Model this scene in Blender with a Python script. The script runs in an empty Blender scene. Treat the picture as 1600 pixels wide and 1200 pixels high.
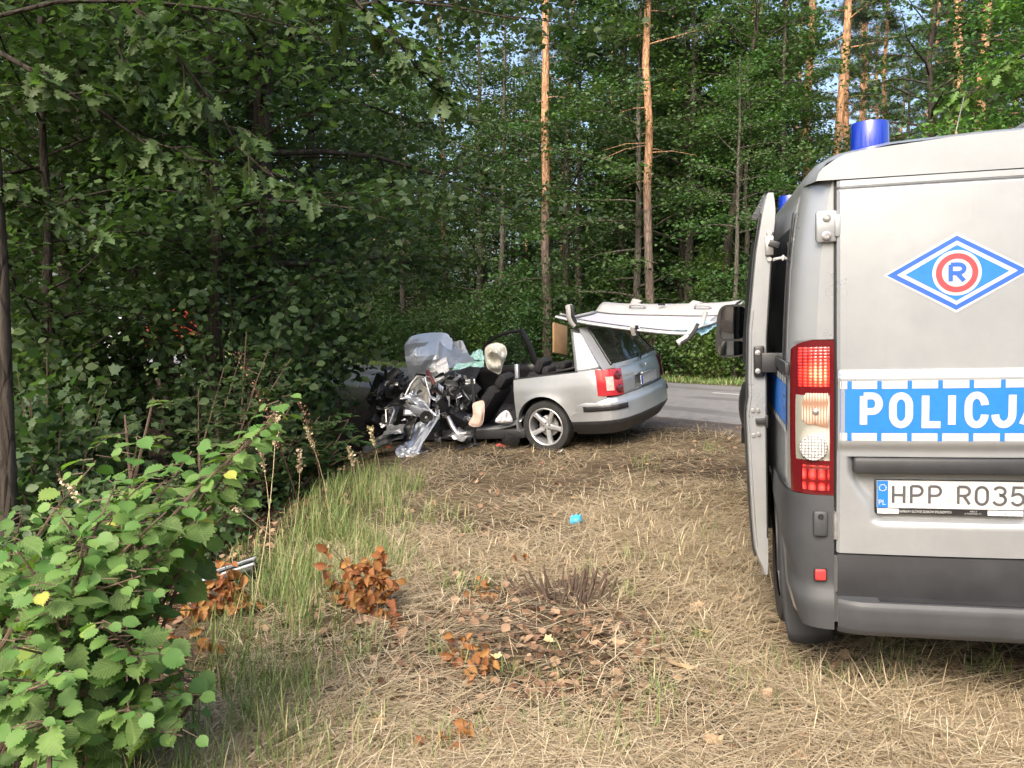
import bpy, bmesh, math, random
import numpy as np
from mathutils import Vector, Matrix, Euler, noise as mnoise

SC = bpy.context.scene
COL = SC.collection
PI = math.pi
R = math.radians
rng = np.random.default_rng(7)
rnd = random.Random(11)

# ------------------------------------------------------------------ camera, light, exposure
CAM_H, FPX, PITCH = 1.53, 1290.0, math.atan(78 / 1290)
cam_data = bpy.data.cameras.new('camera')
cam_data.sensor_width = 36.0
cam_data.lens = 36.0 * FPX / 1600
cam_data.clip_start = 0.05
cam_data.clip_end = 2000
cam = bpy.data.objects.new('camera', cam_data)
COL.objects.link(cam)
cam.location = (0, 0, CAM_H)
cam.rotation_euler = (PI / 2 - PITCH, 0, 0)
SC.camera = cam

SUN_DIR = Vector((-0.34, -0.74, 0.70)).normalized()
sun_el, sun_rot = math.asin(SUN_DIR.z), math.atan2(SUN_DIR.x, SUN_DIR.y)
world = bpy.data.worlds.new('World')
SC.world = world
world.use_nodes = True
wn = world.node_tree.nodes
wl = world.node_tree.links
bg = wn['Background']
sky = wn.new('ShaderNodeTexSky')
sky.sky_type = 'NISHITA'
sky.sun_disc = False
sky.sun_elevation = sun_el
sky.sun_rotation = sun_rot
sky.air_density = 1.0
sky.dust_density = 7.0
wl.new(sky.outputs[0], bg.inputs[0])
bg.inputs[1].default_value = 0.15
sun_data = bpy.data.lights.new('sun', 'SUN')
sun_data.energy = 1.05
sun_data.angle = R(30)
sun_data.color = (1.0, 0.97, 0.91)
sun = bpy.data.objects.new('sun', sun_data)
COL.objects.link(sun)
sun.rotation_euler = (-SUN_DIR).to_track_quat('-Z', 'Y').to_euler()
SC.view_settings.view_transform = 'Standard'
SC.view_settings.look = 'None'
SC.view_settings.gamma = 1
SC.view_settings.exposure = 1.54
SC.view_settings.use_curve_mapping = False
SC.cycles.max_bounces = 8
SC.cycles.diffuse_bounces = 4
SC.cycles.glossy_bounces = 3
SC.cycles.transmission_bounces = 6
SC.cycles.transparent_max_bounces = 8
SC.cycles.caustics_reflective = False
SC.cycles.caustics_refractive = False
SC.cycles.sample_clamp_indirect = 6
try:
    SC.cycles.use_denoising = True
    SC.cycles.denoiser = 'OPENIMAGEDENOISE'
except Exception:
    pass

# ------------------------------------------------------------------ terrain
def sm(a, b, x):
    t = np.clip((np.asarray(x, float) - a) / (b - a), 0, 1)
    return t * t * (3 - 2 * t)

NX, NY = 0.77, 0.639            # across the road
DX, DY = -0.639, 0.77           # along the road

def gz0(x, y):
    x = np.asarray(x, float); y = np.asarray(y, float)
    s = NX * x + NY * y
    ramp = 0.28 * sm(4.3, 9.4, s)
    ditch = -0.62 * sm(-1.6, -3.1, x) * (1 - sm(-6.0, -9.0, x)) * (1 - sm(5.6, 8.4, s)) * sm(-2, 2.5, y)
    bump = 0.018 * np.sin(2.1 * x + 0.7 * y) * np.sin(1.7 * y - 0.5 * x) + 0.010 * np.sin(5.3 * x + 1.1) * np.sin(4.7 * y)
    far = 0.25 * sm(20, 40, s)
    return ramp + ditch + bump * (1 - sm(9.0, 9.8, s)) + far

def gz(x, y):
    s = NX * np.asarray(x, float) + NY * np.asarray(y, float)
    road = sm(9.5, 10.2, s) * (1 - sm(16.6, 17.3, s))
    return gz0(x, y) - 0.05 * road

def g(x, y):
    return float(gz(x, y))

cP, sP = math.cos(PITCH), math.sin(PITCH)
def ray(px, py):
    a, b = (px - 800) / FPX, -(py - 600) / FPX
    return Vector((a, cP + b * sP, -sP + b * cP))
def at(px, py, y):                      # a point of the place at depth y
    d = ray(px, py)
    return Vector((0, 0, CAM_H)) + d * (y / d.y)
def on_ground(px, py):
    d = ray(px, py); t = 1.0
    for i in range(4000):
        p = Vector((0, 0, CAM_H)) + d * t
        if p.z <= g(p.x, p.y): break
        t += 0.02
    return p

# ------------------------------------------------------------------ mesh helpers
class MB:
    def __init__(s): s.v, s.f, s.m = [], [], []
    def add(s, v, f, mi=0):
        o = len(s.v); s.v += [tuple(p) for p in v]
        s.f += [tuple(i + o for i in q) for q in f]; s.m += [mi] * len(f)
        return s
    def box(s, c, d, rot=None, mi=0, r=0.0):
        hx, hy, hz = d[0] / 2, d[1] / 2, d[2] / 2
        M = Matrix.Identity(3) if rot is None else Euler(rot).to_matrix()
        c = Vector(c)
        if r <= 0:
            v = [Vector((x * hx, y * hy, z * hz)) for x in (-1, 1) for y in (-1, 1) for z in (-1, 1)]
            f = [(0, 1, 3, 2), (4, 6, 7, 5), (0, 4, 5, 1), (2, 3, 7, 6), (0, 2, 6, 4), (1, 5, 7, 3)]
        else:
            bm = bmesh.new(); bmesh.ops.create_cube(bm, size=1)
            for q in bm.verts: q.co = Vector((q.co.x * d[0], q.co.y * d[1], q.co.z * d[2]))
            bmesh.ops.bevel(bm, geom=list(bm.edges), offset=min(r, 0.49 * min(d)), segments=2, profile=0.5, affect='EDGES')
            bm.verts.index_update()
            v = [q.co.copy() for q in bm.verts]; f = [[q.index for q in fc.verts] for fc in bm.faces]; bm.free()
        return s.add([c + M @ p for p in v], f, mi)
    def tube(s, pts, rad, n=8, mi=0, caps=True):
        pts = [Vector(p) for p in pts]
        if not hasattr(rad, '__len__'): rad = [rad] * len(pts)
        vs, fs = [], []
        ref = None
        for i, p in enumerate(pts):
            t = (pts[min(i + 1, len(pts) - 1)] - pts[max(i - 1, 0)])
            if t.length < 1e-9: t = Vector((0, 0, 1))
            t.normalize()
            if ref is None:
                ref = t.orthogonal().normalized()
            ref = (ref - t * ref.dot(t))
            ref = ref.normalized() if ref.length > 1e-6 else t.orthogonal().normalized()
            b = t.cross(ref)
            for k in range(n):
                a = 2 * PI * k / n
                vs.append(p + (ref * math.cos(a) + b * math.sin(a)) * rad[i])
        for i in range(len(pts) - 1):
            for k in range(n):
                a, b2 = i * n + k, i * n + (k + 1) % n
                fs.append((a, b2, b2 + n, a + n))
        if caps:
            fs.append(tuple(range(n - 1, -1, -1))); fs.append(tuple(range((len(pts) - 1) * n, len(pts) * n)))
        return s.add(vs, fs, mi)
    def lathe(s, prof, n=24, M=None, mi=0, closed=False):
        M = M or Matrix.Identity(4); vs, fs = [], []
        for (r, z) in prof:
            for k in range(n):
                a = 2 * PI * k / n
                vs.append(M @ Vector((r * math.cos(a), r * math.sin(a), z)))
        m = len(prof)
        for i in range(m if closed else m - 1):
            for k in range(n):
                j = (i + 1) % m
                fs.append((i * n + k, i * n + (k + 1) % n, j * n + (k + 1) % n, j * n + k))
        return s.add(vs, fs, mi)
    def grid(s, fn, nu, nv, mi=0, skip=None):
        vs = [fn(i / (nu - 1), j / (nv - 1)) for i in range(nu) for j in range(nv)]
        fs = []
        for i in range(nu - 1):
            for j in range(nv - 1):
                if skip and skip(i, j): continue
                fs.append((i * nv + j, (i + 1) * nv + j, (i + 1) * nv + j + 1, i * nv + j + 1))
        return s.add(vs, fs, mi)
    def prism(s, poly, fn0, fn1, mi=0):
        """poly: list of 2d points; fn0, fn1 map a 2d point to the two faces"""
        n = len(poly)
        vs = [fn0(p) for p in poly] + [fn1(p) for p in poly]
        fs = [tuple(range(n)), tuple(range(2 * n - 1, n - 1, -1))]
        fs += [(i, i + n, (i + 1) % n + n, (i + 1) % n) for i in range(n)]
        return s.add(vs, fs, mi)
    def build(s, name, mats, parent=None, smooth=None, loc=None, solid=0):
        me = bpy.data.meshes.new(name)
        me.from_pydata([tuple(p) for p in s.v], [], s.f)
        if not isinstance(mats, (list, tuple)): mats = [mats]
        for m in mats: me.materials.append(m)
        if len(mats) > 1: me.polygons.foreach_set('material_index', s.m)
        bm = bmesh.new(); bm.from_mesh(me)
        bmesh.ops.recalc_face_normals(bm, faces=bm.faces[:]); bm.to_mesh(me); bm.free()
        if smooth is not None:
            me.polygons.foreach_set('use_smooth', [True] * len(me.polygons))
            me.set_sharp_from_angle(angle=R(smooth))
        me.update()
        o = bpy.data.objects.new(name, me); COL.objects.link(o)
        if parent is not None: o.parent = parent
        if loc is not None: o.location = loc
        if solid:
            md = o.modifiers.new('solid', 'SOLIDIFY'); md.thickness = solid; md.offset = -1
        return o

def empty(name, label, cat, loc=(0, 0, 0), group=None):
    o = bpy.data.objects.new(name, None); COL.objects.link(o)
    o.location = loc; o.empty_display_size = 0.2
    o['label'] = label; o['category'] = cat
    if group: o['group'] = group
    return o
def tag(o, label=None, cat=None, group=None, kind=None):
    if label: o['label'] = label
    if cat: o['category'] = cat
    if group: o['group'] = group
    if kind: o['kind'] = kind
    return o
def link(name, data, parent=None, M=None):
    o = bpy.data.objects.new(name, data); COL.objects.link(o)
    if parent is not None: o.parent = parent
    if M is not None: o.matrix_local = M
    return o

def raw_mesh(name, V, F, mats, mi=None, smooth=False):
    """V (n,3), F (m,3) or (m,4) numpy"""
    me = bpy.data.meshes.new(name)
    V = np.ascontiguousarray(V, np.float32); F = np.ascontiguousarray(F, np.int32)
    k = F.shape[1]
    me.vertices.add(len(V)); me.vertices.foreach_set('co', V.ravel())
    me.loops.add(F.size); me.loops.foreach_set('vertex_index', F.ravel())
    me.polygons.add(len(F)); me.polygons.foreach_set('loop_start', np.arange(0, F.size, k, dtype=np.int32))
    if not isinstance(mats, (list, tuple)): mats = [mats]
    for m in mats: me.materials.append(m)
    if mi is not None: me.polygons.foreach_set('material_index', np.asarray(mi, np.int32))
    if smooth: me.polygons.foreach_set('use_smooth', np.ones(len(F), bool))
    me.update(calc_edges=True)
    return me

# ------------------------------------------------------------------ materials
class NT:
    def __init__(s, name):
        s.m = bpy.data.materials.new(name); s.m.use_nodes = True
        s.n = s.m.node_tree.nodes; s.l = s.m.node_tree.links
        s.b = s.n['Principled BSDF']; s.out = s.n['Material Output']
    def new(s, t, **kw):
        q = s.n.new(t)
        for k, v in kw.items():
            if k.startswith('i_'): q.inputs[k[2:].replace('_', ' ')].default_value = v
            else: setattr(q, k, v)
        return q
    def coord(s, which='Object', scale=(1, 1, 1)):
        tc = s.new('ShaderNodeTexCoord'); mp = s.new('ShaderNodeMapping')
        mp.inputs['Scale'].default_value = scale
        s.l.new(tc.outputs[which], mp.inputs[0]); return mp.outputs[0]
    def noise(s, co, scale, detail=4, rough=.6):
        q = s.new('ShaderNodeTexNoise'); q.inputs['Scale'].default_value = scale
        q.inputs['Detail'].default_value = detail; q.inputs['Roughness'].default_value = rough
        s.l.new(co, q.inputs['Vector']); return q.outputs['Fac']
    def ramp(s, fac, stops):
        q = s.new('ShaderNodeValToRGB'); e = q.color_ramp.elements
        while len(e) < len(stops): e.new(0.5)
        for i, (p, c) in enumerate(stops):
            e[i].position = p; e[i].color = (*c, 1) if len(c) == 3 else c
        s.l.new(fac, q.inputs[0]); return q.outputs[0]
    def mix(s, fac, a, b, mode='MIX'):
        q = s.new('ShaderNodeMix', data_type='RGBA', blend_type=mode)
        for sock, v in ((q.inputs[0], fac), (q.inputs[6], a), (q.inputs[7], b)):
            if hasattr(v, 'is_linked'): s.l.new(v, sock)
            elif isinstance(v, (tuple, list)): sock.default_value = (*v, 1) if len(v) == 3 else v
            else: sock.default_value = v
        return q.outputs[2]
    def math(s, op, a, b=None):
        q = s.new('ShaderNodeMath', operation=op)
        for sock, v in ((q.inputs[0], a), (q.inputs[1], b)):
            if v is None: continue
            if hasattr(v, 'is_linked'): s.l.new(v, sock)
            else: sock.default_value = v
        return q.outputs[0]
    def bump(s, h, strength=.3, dist=.01):
        q = s.new('ShaderNodeBump'); q.inputs['Strength'].default_value = strength; q.inputs['Distance'].default_value = dist
        s.l.new(h, q.inputs['Height']); s.l.new(q.outputs[0], s.b.inputs['Normal'])
    def set(s, **kw):
        for k, v in kw.items():
            sock = s.b.inputs[k.replace('_', ' ')]
            if hasattr(v, 'is_linked'): s.l.new(v, sock)
            elif isinstance(v, (tuple, list)) and len(v) == 3: sock.default_value = (*v, 1)
            else: sock.default_value = v
        return s

def plain(name, c, rough=.5, metal=0., var=.25, scale=6, bump=0, **kw):
    t = NT(name); co = t.coord()
    f = t.noise(co, scale, 5)
    lo = tuple(x * (1 - var) for x in c); hi = tuple(min(1, x * (1 + var)) for x in c)
    t.set(Base_Color=t.ramp(f, [(.3, lo), (.7, hi)]), Metallic=metal, Roughness=rough, **kw)
    if bump: t.bump(t.noise(co, scale * 8, 3), bump, .004)
    return t.m

def paint(name, c, rough=.32, metal=.55, dirt=.25, coat=.4, splash=0.):
    t = NT(name); co = t.coord()
    f = t.noise(co, 1.6, 7, .62); f2 = t.noise(co, 14, 5, .65)
    base = t.mix(t.ramp(f2, [(.3, (.93, .93, .93)), (.75, (1.04, 1.04, 1.03))]), c, c)
    d = t.math('MULTIPLY', t.ramp(f, [(.42, (0, 0, 0)), (.72, (1, 1, 1))]), dirt)
    base = t.mix(d, c, (.36, .355, .34))
    if splash:
        sp = t.new('ShaderNodeSeparateXYZ'); t.l.new(co, sp.inputs[0])
        mr = t.new('ShaderNodeMapRange'); mr.inputs['From Min'].default_value = 1.25; mr.inputs['From Max'].default_value = .45; t.l.new(sp.outputs[2], mr.inputs['Value'])
        st = t.math('MULTIPLY', mr.outputs[0], t.ramp(t.noise(co, 5, 8, .72), [(.38, (.15, .15, .15)), (.68, (1, 1, 1))]))
        drip = t.noise(t.coord('Object', (26, 26, 1.1)), 1.0, 3)
        st = t.math('ADD', t.math('MULTIPLY', st, splash), t.math('MULTIPLY', t.ramp(drip, [(.60, (0, 0, 0)), (.74, (1, 1, 1))]), .10))
        base = t.mix(st, base, (.24, .22, .19))
    base = t.mix(.5, base, t.mix(1.0, base, t.ramp(f2, [(.3, (.86, .86, .86)), (.75, (1, 1, 1))]), 'MULTIPLY'))
    t.set(Base_Color=base, Metallic=metal, Roughness=t.ramp(f, [(.35, (rough,) * 3), (.8, (min(1, rough + .25),) * 3)]), Coat_Weight=coat, Coat_Roughness=.12)
    t.bump(t.noise(co, 220, 2), .02, .001)
    return t.m

def leaf_mat(name, stops, trans, tw=.35, rough=.55, spec=.35):
    t = NT(name)
    ge = t.new('ShaderNodeNewGeometry'); oi = t.new('ShaderNodeObjectInfo')
    col = t.ramp(ge.outputs['Random Per Island'], stops)
    hv = t.new('ShaderNodeHueSaturation')
    t.l.new(t.math('ADD', t.math('MULTIPLY', oi.outputs['Random'], .03), .485), hv.inputs['Hue'])
    t.l.new(t.math('ADD', t.math('MULTIPLY', oi.outputs['Random'], .4), .8), hv.inputs['Value'])
    t.l.new(col, hv.inputs['Color'])
    t.set(Base_Color=hv.outputs[0], Roughness=rough, Specular_IOR_Level=spec)
    tr = t.new('ShaderNodeBsdfTranslucent')
    t.l.new(t.mix(1.0, hv.outputs[0], trans, 'MULTIPLY'), tr.inputs[0])
    mx = t.new('ShaderNodeMixShader'); mx.inputs[0].default_value = tw
    t.l.new(t.b.outputs[0], mx.inputs[1]); t.l.new(tr.outputs[0], mx.inputs[2]); t.l.new(mx.outputs[0], t.out.inputs[0])
    return t.m

def bark_mat(name, c1, c2, c3=None, h0=5, h1=9, zs=.25, sc=9):
    t = NT(name); co = t.coord('Object', (1, 1, zs))
    f = t.noise(co, sc, 6, .7); vo = t.new('ShaderNodeTexVoronoi', feature='DISTANCE_TO_EDGE')
    vo.inputs['Scale'].default_value = sc * 1.2; t.l.new(co, vo.inputs['Vector'])
    crack = t.ramp(vo.outputs['Distance'], [(.0, (0, 0, 0)), (.16, (1, 1, 1))])
    base = t.ramp(f, [(.3, c1), (.72, c2)])
    if c3:
        tc = t.new('ShaderNodeTexCoord'); sp = t.new('ShaderNodeSeparateXYZ'); t.l.new(tc.outputs['Object'], sp.inputs[0])
        big = t.noise(t.coord('Object', (1, 1, .6)), 2.2, 5)
        z = t.math('ADD', sp.outputs[2], t.math('MULTIPLY', t.math('SUBTRACT', big, .5), 5.0))
        mr = t.new('ShaderNodeMapRange'); mr.inputs['From Min'].default_value = h0; mr.inputs['From Max'].default_value = h1
        t.l.new(z, mr.inputs['Value'])
        up = t.ramp(t.noise(co, sc * 1.6, 5, .7), [(.3, tuple(x * .55 for x in c3)), (.5, c3), (.75, tuple(min(1, x * 1.25) for x in c3))])
        base = t.mix(mr.outputs[0], base, up)
    base = t.mix(t.math('MULTIPLY', t.math('SUBTRACT', 1.0, crack), .55), base, (.03, .022, .018))
    t.set(Base_Color=base, Roughness=.9, Specular_IOR_Level=.15)
    t.bump(t.math('ADD', t.math('MULTIPLY', crack, .6), f), .9, .02)
    return t.m

G3 = lambda a, b, c: [(0.0, a), (.5, b), (1.0, c)]
M = {}
M['silver'] = paint('silver_van_paint', (.345, .366, .390), .25, .45, .22, .5, .38)
M['car_silver'] = paint('silver_car_paint', (.40, .42, .45), .26, .6, .15, .6)
M['bare'] = paint('bare_inner_metal', (.44, .47, .53), .34, .7, .35, .2)
M['grey_plastic'] = plain('grey_bumper_plastic', (.036, .038, .042), .55, 0, .18, 5, .12)
M['dark_plastic'] = plain('dark_trim_plastic', (.021, .022, .025), .5, 0, .25, 8, .1)
M['black'] = plain('black_plastic', (.012, .012, .013), .45, 0, .4, 9, .1)
M['rubber'] = plain('tyre_rubber', (.022, .022, .022), .8, 0, .35, 12, .25)
M['alloy'] = plain('alloy_rim', (.50, .51, .53), .35, .6, .15, 10)
M['steel'] = plain('steel_fitting', (.45, .45, .46), .35, .8, .3, 20)
M['cloth_dark'] = plain('dark_seat_fabric', (.016, .016, .018), .9, 0, .35, 40, .4)
M['headliner'] = plain('pale_headliner', (.36, .36, .41), .85, 0, .06, 3, .1)
M['trim_beige'] = plain('pale_pillar_trim', (.29, .29, .29), .6, 0, .12, 4)
M['airbag'] = plain('airbag_cloth', (.52, .51, .45), .85, 0, .08, 6, .15)
M['pinkcloth'] = plain('peach_cloth', (.62, .46, .38), .9, 0, .12, 8, .2)
M['whitecloth'] = plain('white_cloth', (.55, .55, .57), .9, 0, .05, 8, .2)
M['card'] = plain('tan_board', (.25, .155, .075), .8, 0, .15, 6)
M['tealglass'] = plain('shattered_glass', (.30, .50, .47), .25, 0, .45, 40, .8)
M['orange_rust'] = plain('dark_red_hose', (.10, .015, .015), .5, 0, .3, 8)
M['blue_glove'] = plain('blue_rubber_glove', (.05, .38, .62), .45, 0, .15, 20)
M['white_decal'] = plain('white_decal', (.40, .41, .41), .45, 0, .05, 60)
M['blue_decal'] = plain('blue_decal', (.014, .14, .52), .4, 0, .06, 30)
M['deep_blue'] = plain('emblem_blue', (.02, .09, .44), .4, 0, .05, 30)
M['red_decal'] = plain('emblem_red', (.55, .045, .055), .4, 0, .05, 30)
M['plate'] = plain('plate_white', (.44, .44, .43), .45, 0, .12, 10)
M['plate_ink'] = plain('plate_ink', (.06, .06, .065), .5, 0, .3, 30)
M['light_ink'] = plain('pale_strip_ink', (.7, .7, .7), .5)
M['twig'] = plain('dry_twig', (.075, .05, .036), .9, 0, .4, 20, .3)

def glass(name, c, rough=.05, alpha=1.0):
    t = NT(name)
    t.set(Base_Color=c, Roughness=rough, Specular_IOR_Level=.7, Coat_Weight=.5, Coat_Roughness=.04)
    if alpha < 1: t.set(Alpha=alpha)
    return t.m
M['dark_glass'] = glass('dark_window_glass', (.012, .014, .015), .04)
M['thin_glass'] = glass('tinted_window_glass', (.03, .04, .04), .03, .35)
M['mirror'] = plain('mirror_glass', (.75, .76, .78), .03, 1.0, .05, 3)
M['beacon_blue'] = glass('blue_beacon_plastic', (.006, .028, .30), .18)
M['red_lens_dark'] = glass('dark_red_lens', (.085, .004, .007), .12)

def lens(name, c1, c2, sx, sz, emit=0., ecol=(1, .05, .02), shine=.1, hot=None):
    t = NT(name); co = t.coord('Object')
    sp = t.new('ShaderNodeSeparateXYZ'); t.l.new(co, sp.inputs[0])
    def wave(o, s_):
        return t.math('ABSOLUTE', t.math('SINE', t.math('MULTIPLY', o, s_)))
    f = t.math('MULTIPLY', wave(sp.outputs[0], sx), wave(sp.outputs[2], sz))
    n = t.noise(co, 30, 3)
    f = t.math('ADD', f, t.math('MULTIPLY', t.math('SUBTRACT', n, .5), .6))
    col = t.ramp(f, [(.15, c1), (.8, c2)])
    t.set(Base_Color=col, Roughness=shine, Coat_Weight=.8, Coat_Roughness=.04)
    if emit and hot:
        di = t.new('ShaderNodeVectorMath', operation='DISTANCE'); t.l.new(co, di.inputs[0]); di.inputs[1].default_value = hot
        mr = t.new('ShaderNodeMapRange'); mr.inputs['From Min'].default_value = .085; mr.inputs['From Max'].default_value = .0; mr.inputs['To Max'].default_value = 1.0; t.l.new(di.outputs['Value'], mr.inputs['Value'])
        hp = t.math('MULTIPLY', t.math('POWER', mr.outputs[0], 1.5), t.math('ADD', t.math('MULTIPLY', f, 1.2), .15))
        t.set(Emission_Color=t.ramp(hp, [(.0, (.05, .001, .001)), (.35, (.9, .05, .02)), (1, (1, .42, .18))]), Emission_Strength=emit)
    elif emit:
        t.set(Emission_Color=t.ramp(f, [(.2, (0, 0, 0)), (.6, ecol), (1, tuple(min(1, x + .35) for x in ecol))]), Emission_Strength=emit)
    t.bump(f, .5, .004)
    return t.m
M['red_lit'] = lens('lit_red_lens', (.10, .004, .006), (.55, .03, .025), 170, 250, 1.3, hot=(-.868, -.02, 1.375))
M['red_low'] = lens('red_lens', (.12, .004, .006), (.62, .035, .03), 90, 60, .12)
M['clear_lens'] = lens('clear_lens', (.20, .20, .17), (.40, .40, .36), 20, 24)
M['indicator'] = lens('indicator_lens', (.26, .15, .10), (.52, .40, .33), 300, 35)
M['reverse'] = lens('reverse_lens', (.18, .18, .18), (.55, .55, .54), 260, 260)
M['reflector'] = plain('red_reflector', (.80, .04, .04), .2, 0, .05, 60)
M['car_lamp'] = glass('car_tail_lamp_red', (.34, .02, .03), .12)
M['car_lamp_grey'] = plain('car_tail_lamp_clear', (.45, .34, .32), .2, 0, .3, 30)

M['bark_pine'] = bark_mat('pine_bark', (.10, .075, .06), (.24, .19, .16), (.46, .26, .145), 4.5, 7.5)
M['bark_grey'] = bark_mat('grey_bark', (.055, .05, .042), (.16, .145, .12))
M['bark_dark'] = bark_mat('dark_bark', (.028, .024, .02), (.085, .072, .058))
M['stem'] = plain('shrub_stem', (.10, .065, .045), .85, 0, .3, 14)

M['lf_oak'] = leaf_mat('oak_leaves', G3((.050, .084, .034), (.072, .115, .042), (.100, .148, .052)), (1.3, 1.6, .6), .4)
M['lf_dark'] = leaf_mat('dark_leaves', G3((.042, .074, .034), (.062, .100, .042), (.086, .126, .050)), (1.2, 1.6, .6), .36)
M['lf_mid'] = leaf_mat('mid_green_leaves', G3((.040, .088, .028), (.062, .120, .038), (.095, .160, .050)), (1.3, 1.5, .5))
M['lf_light'] = leaf_mat('light_leaves', G3((.055, .120, .025), (.085, .165, .035), (.125, .205, .045)), (1.2, 1.3, .4))
M['lf_hazel'] = leaf_mat('hazel_leaves', [(0, (.085, .170, .040)), (.4, (.112, .190, .052)), (.97, (.165, .25, .068)), (1.0, (.36, .34, .07))], (1.2, 1.3, .45), .42)
M['lf_pine'] = leaf_mat('pine_needles', G3((.032, .060, .030), (.052, .085, .042), (.080, .115, .055)), (1.1, 1.2, .6), .15)
M['lf_brown'] = leaf_mat('dead_brown_leaves', G3((.17, .075, .028), (.33, .155, .058), (.47, .26, .12)), (1.3, 1.0, .6), .25, .7, .2)
M['lf_pale'] = leaf_mat('pale_fallen_leaf', G3((.36, .24, .13), (.50, .36, .20), (.58, .45, .27)), (1, .9, .7), .15, .8, .1)
M['litter'] = leaf_mat('litter_leaves', G3((.075, .045, .028), (.19, .115, .07), (.36, .25, .16)), (1, .9, .7), .1, .85, .1)
M['straw'] = leaf_mat('straw', [(0, (.19, .145, .085)), (.35, (.38, .31, .19)), (.8, (.54, .455, .30)), (1, (.64, .57, .41))], (1, .95, .7), .15, .7, .2)
M['grass'] = leaf_mat('green_grass', [(0, (.095, .155, .045)), (.45, (.15, .225, .07)), (.75, (.23, .29, .11)), (1, (.46, .41, .22))], (1.1, 1.2, .5), .3, .55, .25)

def veined(name, stops, trans, tw):
    """hazel leaf seen close: side veins pressed in, each leaf object in its own tint"""
    m = leaf_mat(name, stops, trans, tw, .6, .22); t = NT.__new__(NT); t.m = m; t.n = m.node_tree.nodes; t.l = m.node_tree.links; t.b = t.n['Principled BSDF']; t.out = t.n['Material Output']
    oi = [q for q in t.n if q.type == 'OBJECT_INFO'][0]; rp_ = [q for q in t.n if q.type == 'VALTORGB'][0]
    t.l.new(oi.outputs['Random'], rp_.inputs[0])
    tc = t.new('ShaderNodeTexCoord'); sp = t.new('ShaderNodeSeparateXYZ'); t.l.new(tc.outputs['Object'], sp.inputs[0])
    ax = t.math('ABSOLUTE', sp.outputs[0]); v = t.math('SUBTRACT', sp.outputs[1], t.math('MULTIPLY', ax, .75))
    w = t.math('POWER', t.math('ABSOLUTE', t.math('SINE', t.math('MULTIPLY', v, 24.0))), .5)
    mid = t.new('ShaderNodeMapRange'); t.l.new(ax, mid.inputs['Value']); mid.inputs['From Max'].default_value = .035
    h = t.math('MULTIPLY', w, mid.outputs[0])
    t.bump(t.math('ADD', h, t.math('MULTIPLY', t.noise(tc.outputs['Object'], 7, 4), .5)), .28, .008)
    hv = [q for q in t.n if q.type == 'HUE_SAT'][0]
    vein = t.mix(t.math('MULTIPLY', t.math('SUBTRACT', 1.0, h), .35), hv.outputs[0], (.26, .36, .14))
    blot = t.mix(t.ramp(t.noise(tc.outputs['Object'], 3, 3), [(.35, (.80, .84, .8)), (.7, (1.1, 1.06, 1.0))]), (0, 0, 0), (1, 1, 1))
    t.l.new(t.mix(1.0, vein, blot, 'MULTIPLY'), t.b.inputs['Base Color'])
    return m
M['lf_hazel_near'] = veined('hazel_leaf_near', [(0, (.085, .165, .045)), (.4, (.112, .190, .058)), (.975, (.17, .25, .075)), (1.0, (.38, .36, .08))], (1.2, 1.3, .45), .42)
# ------------------------------------------------------------------ ground, road
def ground_material():
    t = NT('verge_soil'); co = t.coord()
    n1 = t.noise(co, .9, 6, .65); n2 = t.noise(co, 9, 6, .7); n3 = t.noise(co, 60, 4, .7)
    soil = t.ramp(n2, [(.3, (.030, .021, .015)), (.55, (.075, .053, .035)), (.8, (.16, .118, .08))])
    hay = t.ramp(n3, [(.3, (.075, .055, .034)), (.6, (.18, .138, .085)), (.8, (.32, .26, .17))])
    base = t.mix(t.ramp(n1, [(.38, (0, 0, 0)), (.58, (1, 1, 1))]), soil, hay)
    at_ = t.new('ShaderNodeAttribute', attribute_name='zone'); sep = t.new('ShaderNodeSeparateColor'); t.l.new(at_.outputs['Color'], sep.inputs[0])
    leafy = t.ramp(n2, [(.3, (.022, .016, .011)), (.6, (.06, .04, .026)), (.8, (.11, .075, .045))])
    gravel = t.ramp(n3, [(.3, (.10, .085, .075)), (.55, (.20, .165, .145)), (.8, (.34, .30, .27))])
    moss = t.ramp(n2, [(.3, (.035, .05, .016)), (.7, (.10, .12, .04))])
    base = t.mix(sep.outputs[0], base, leafy)
    base = t.mix(sep.outputs[1], base, gravel)
    base = t.mix(sep.outputs[2], base, moss)
    t.set(Base_Color=base, Roughness=.95, Specular_IOR_Level=.1)
    t.bump(t.math('ADD', n2, n3), 1.0, .03)
    return t.m

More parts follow.
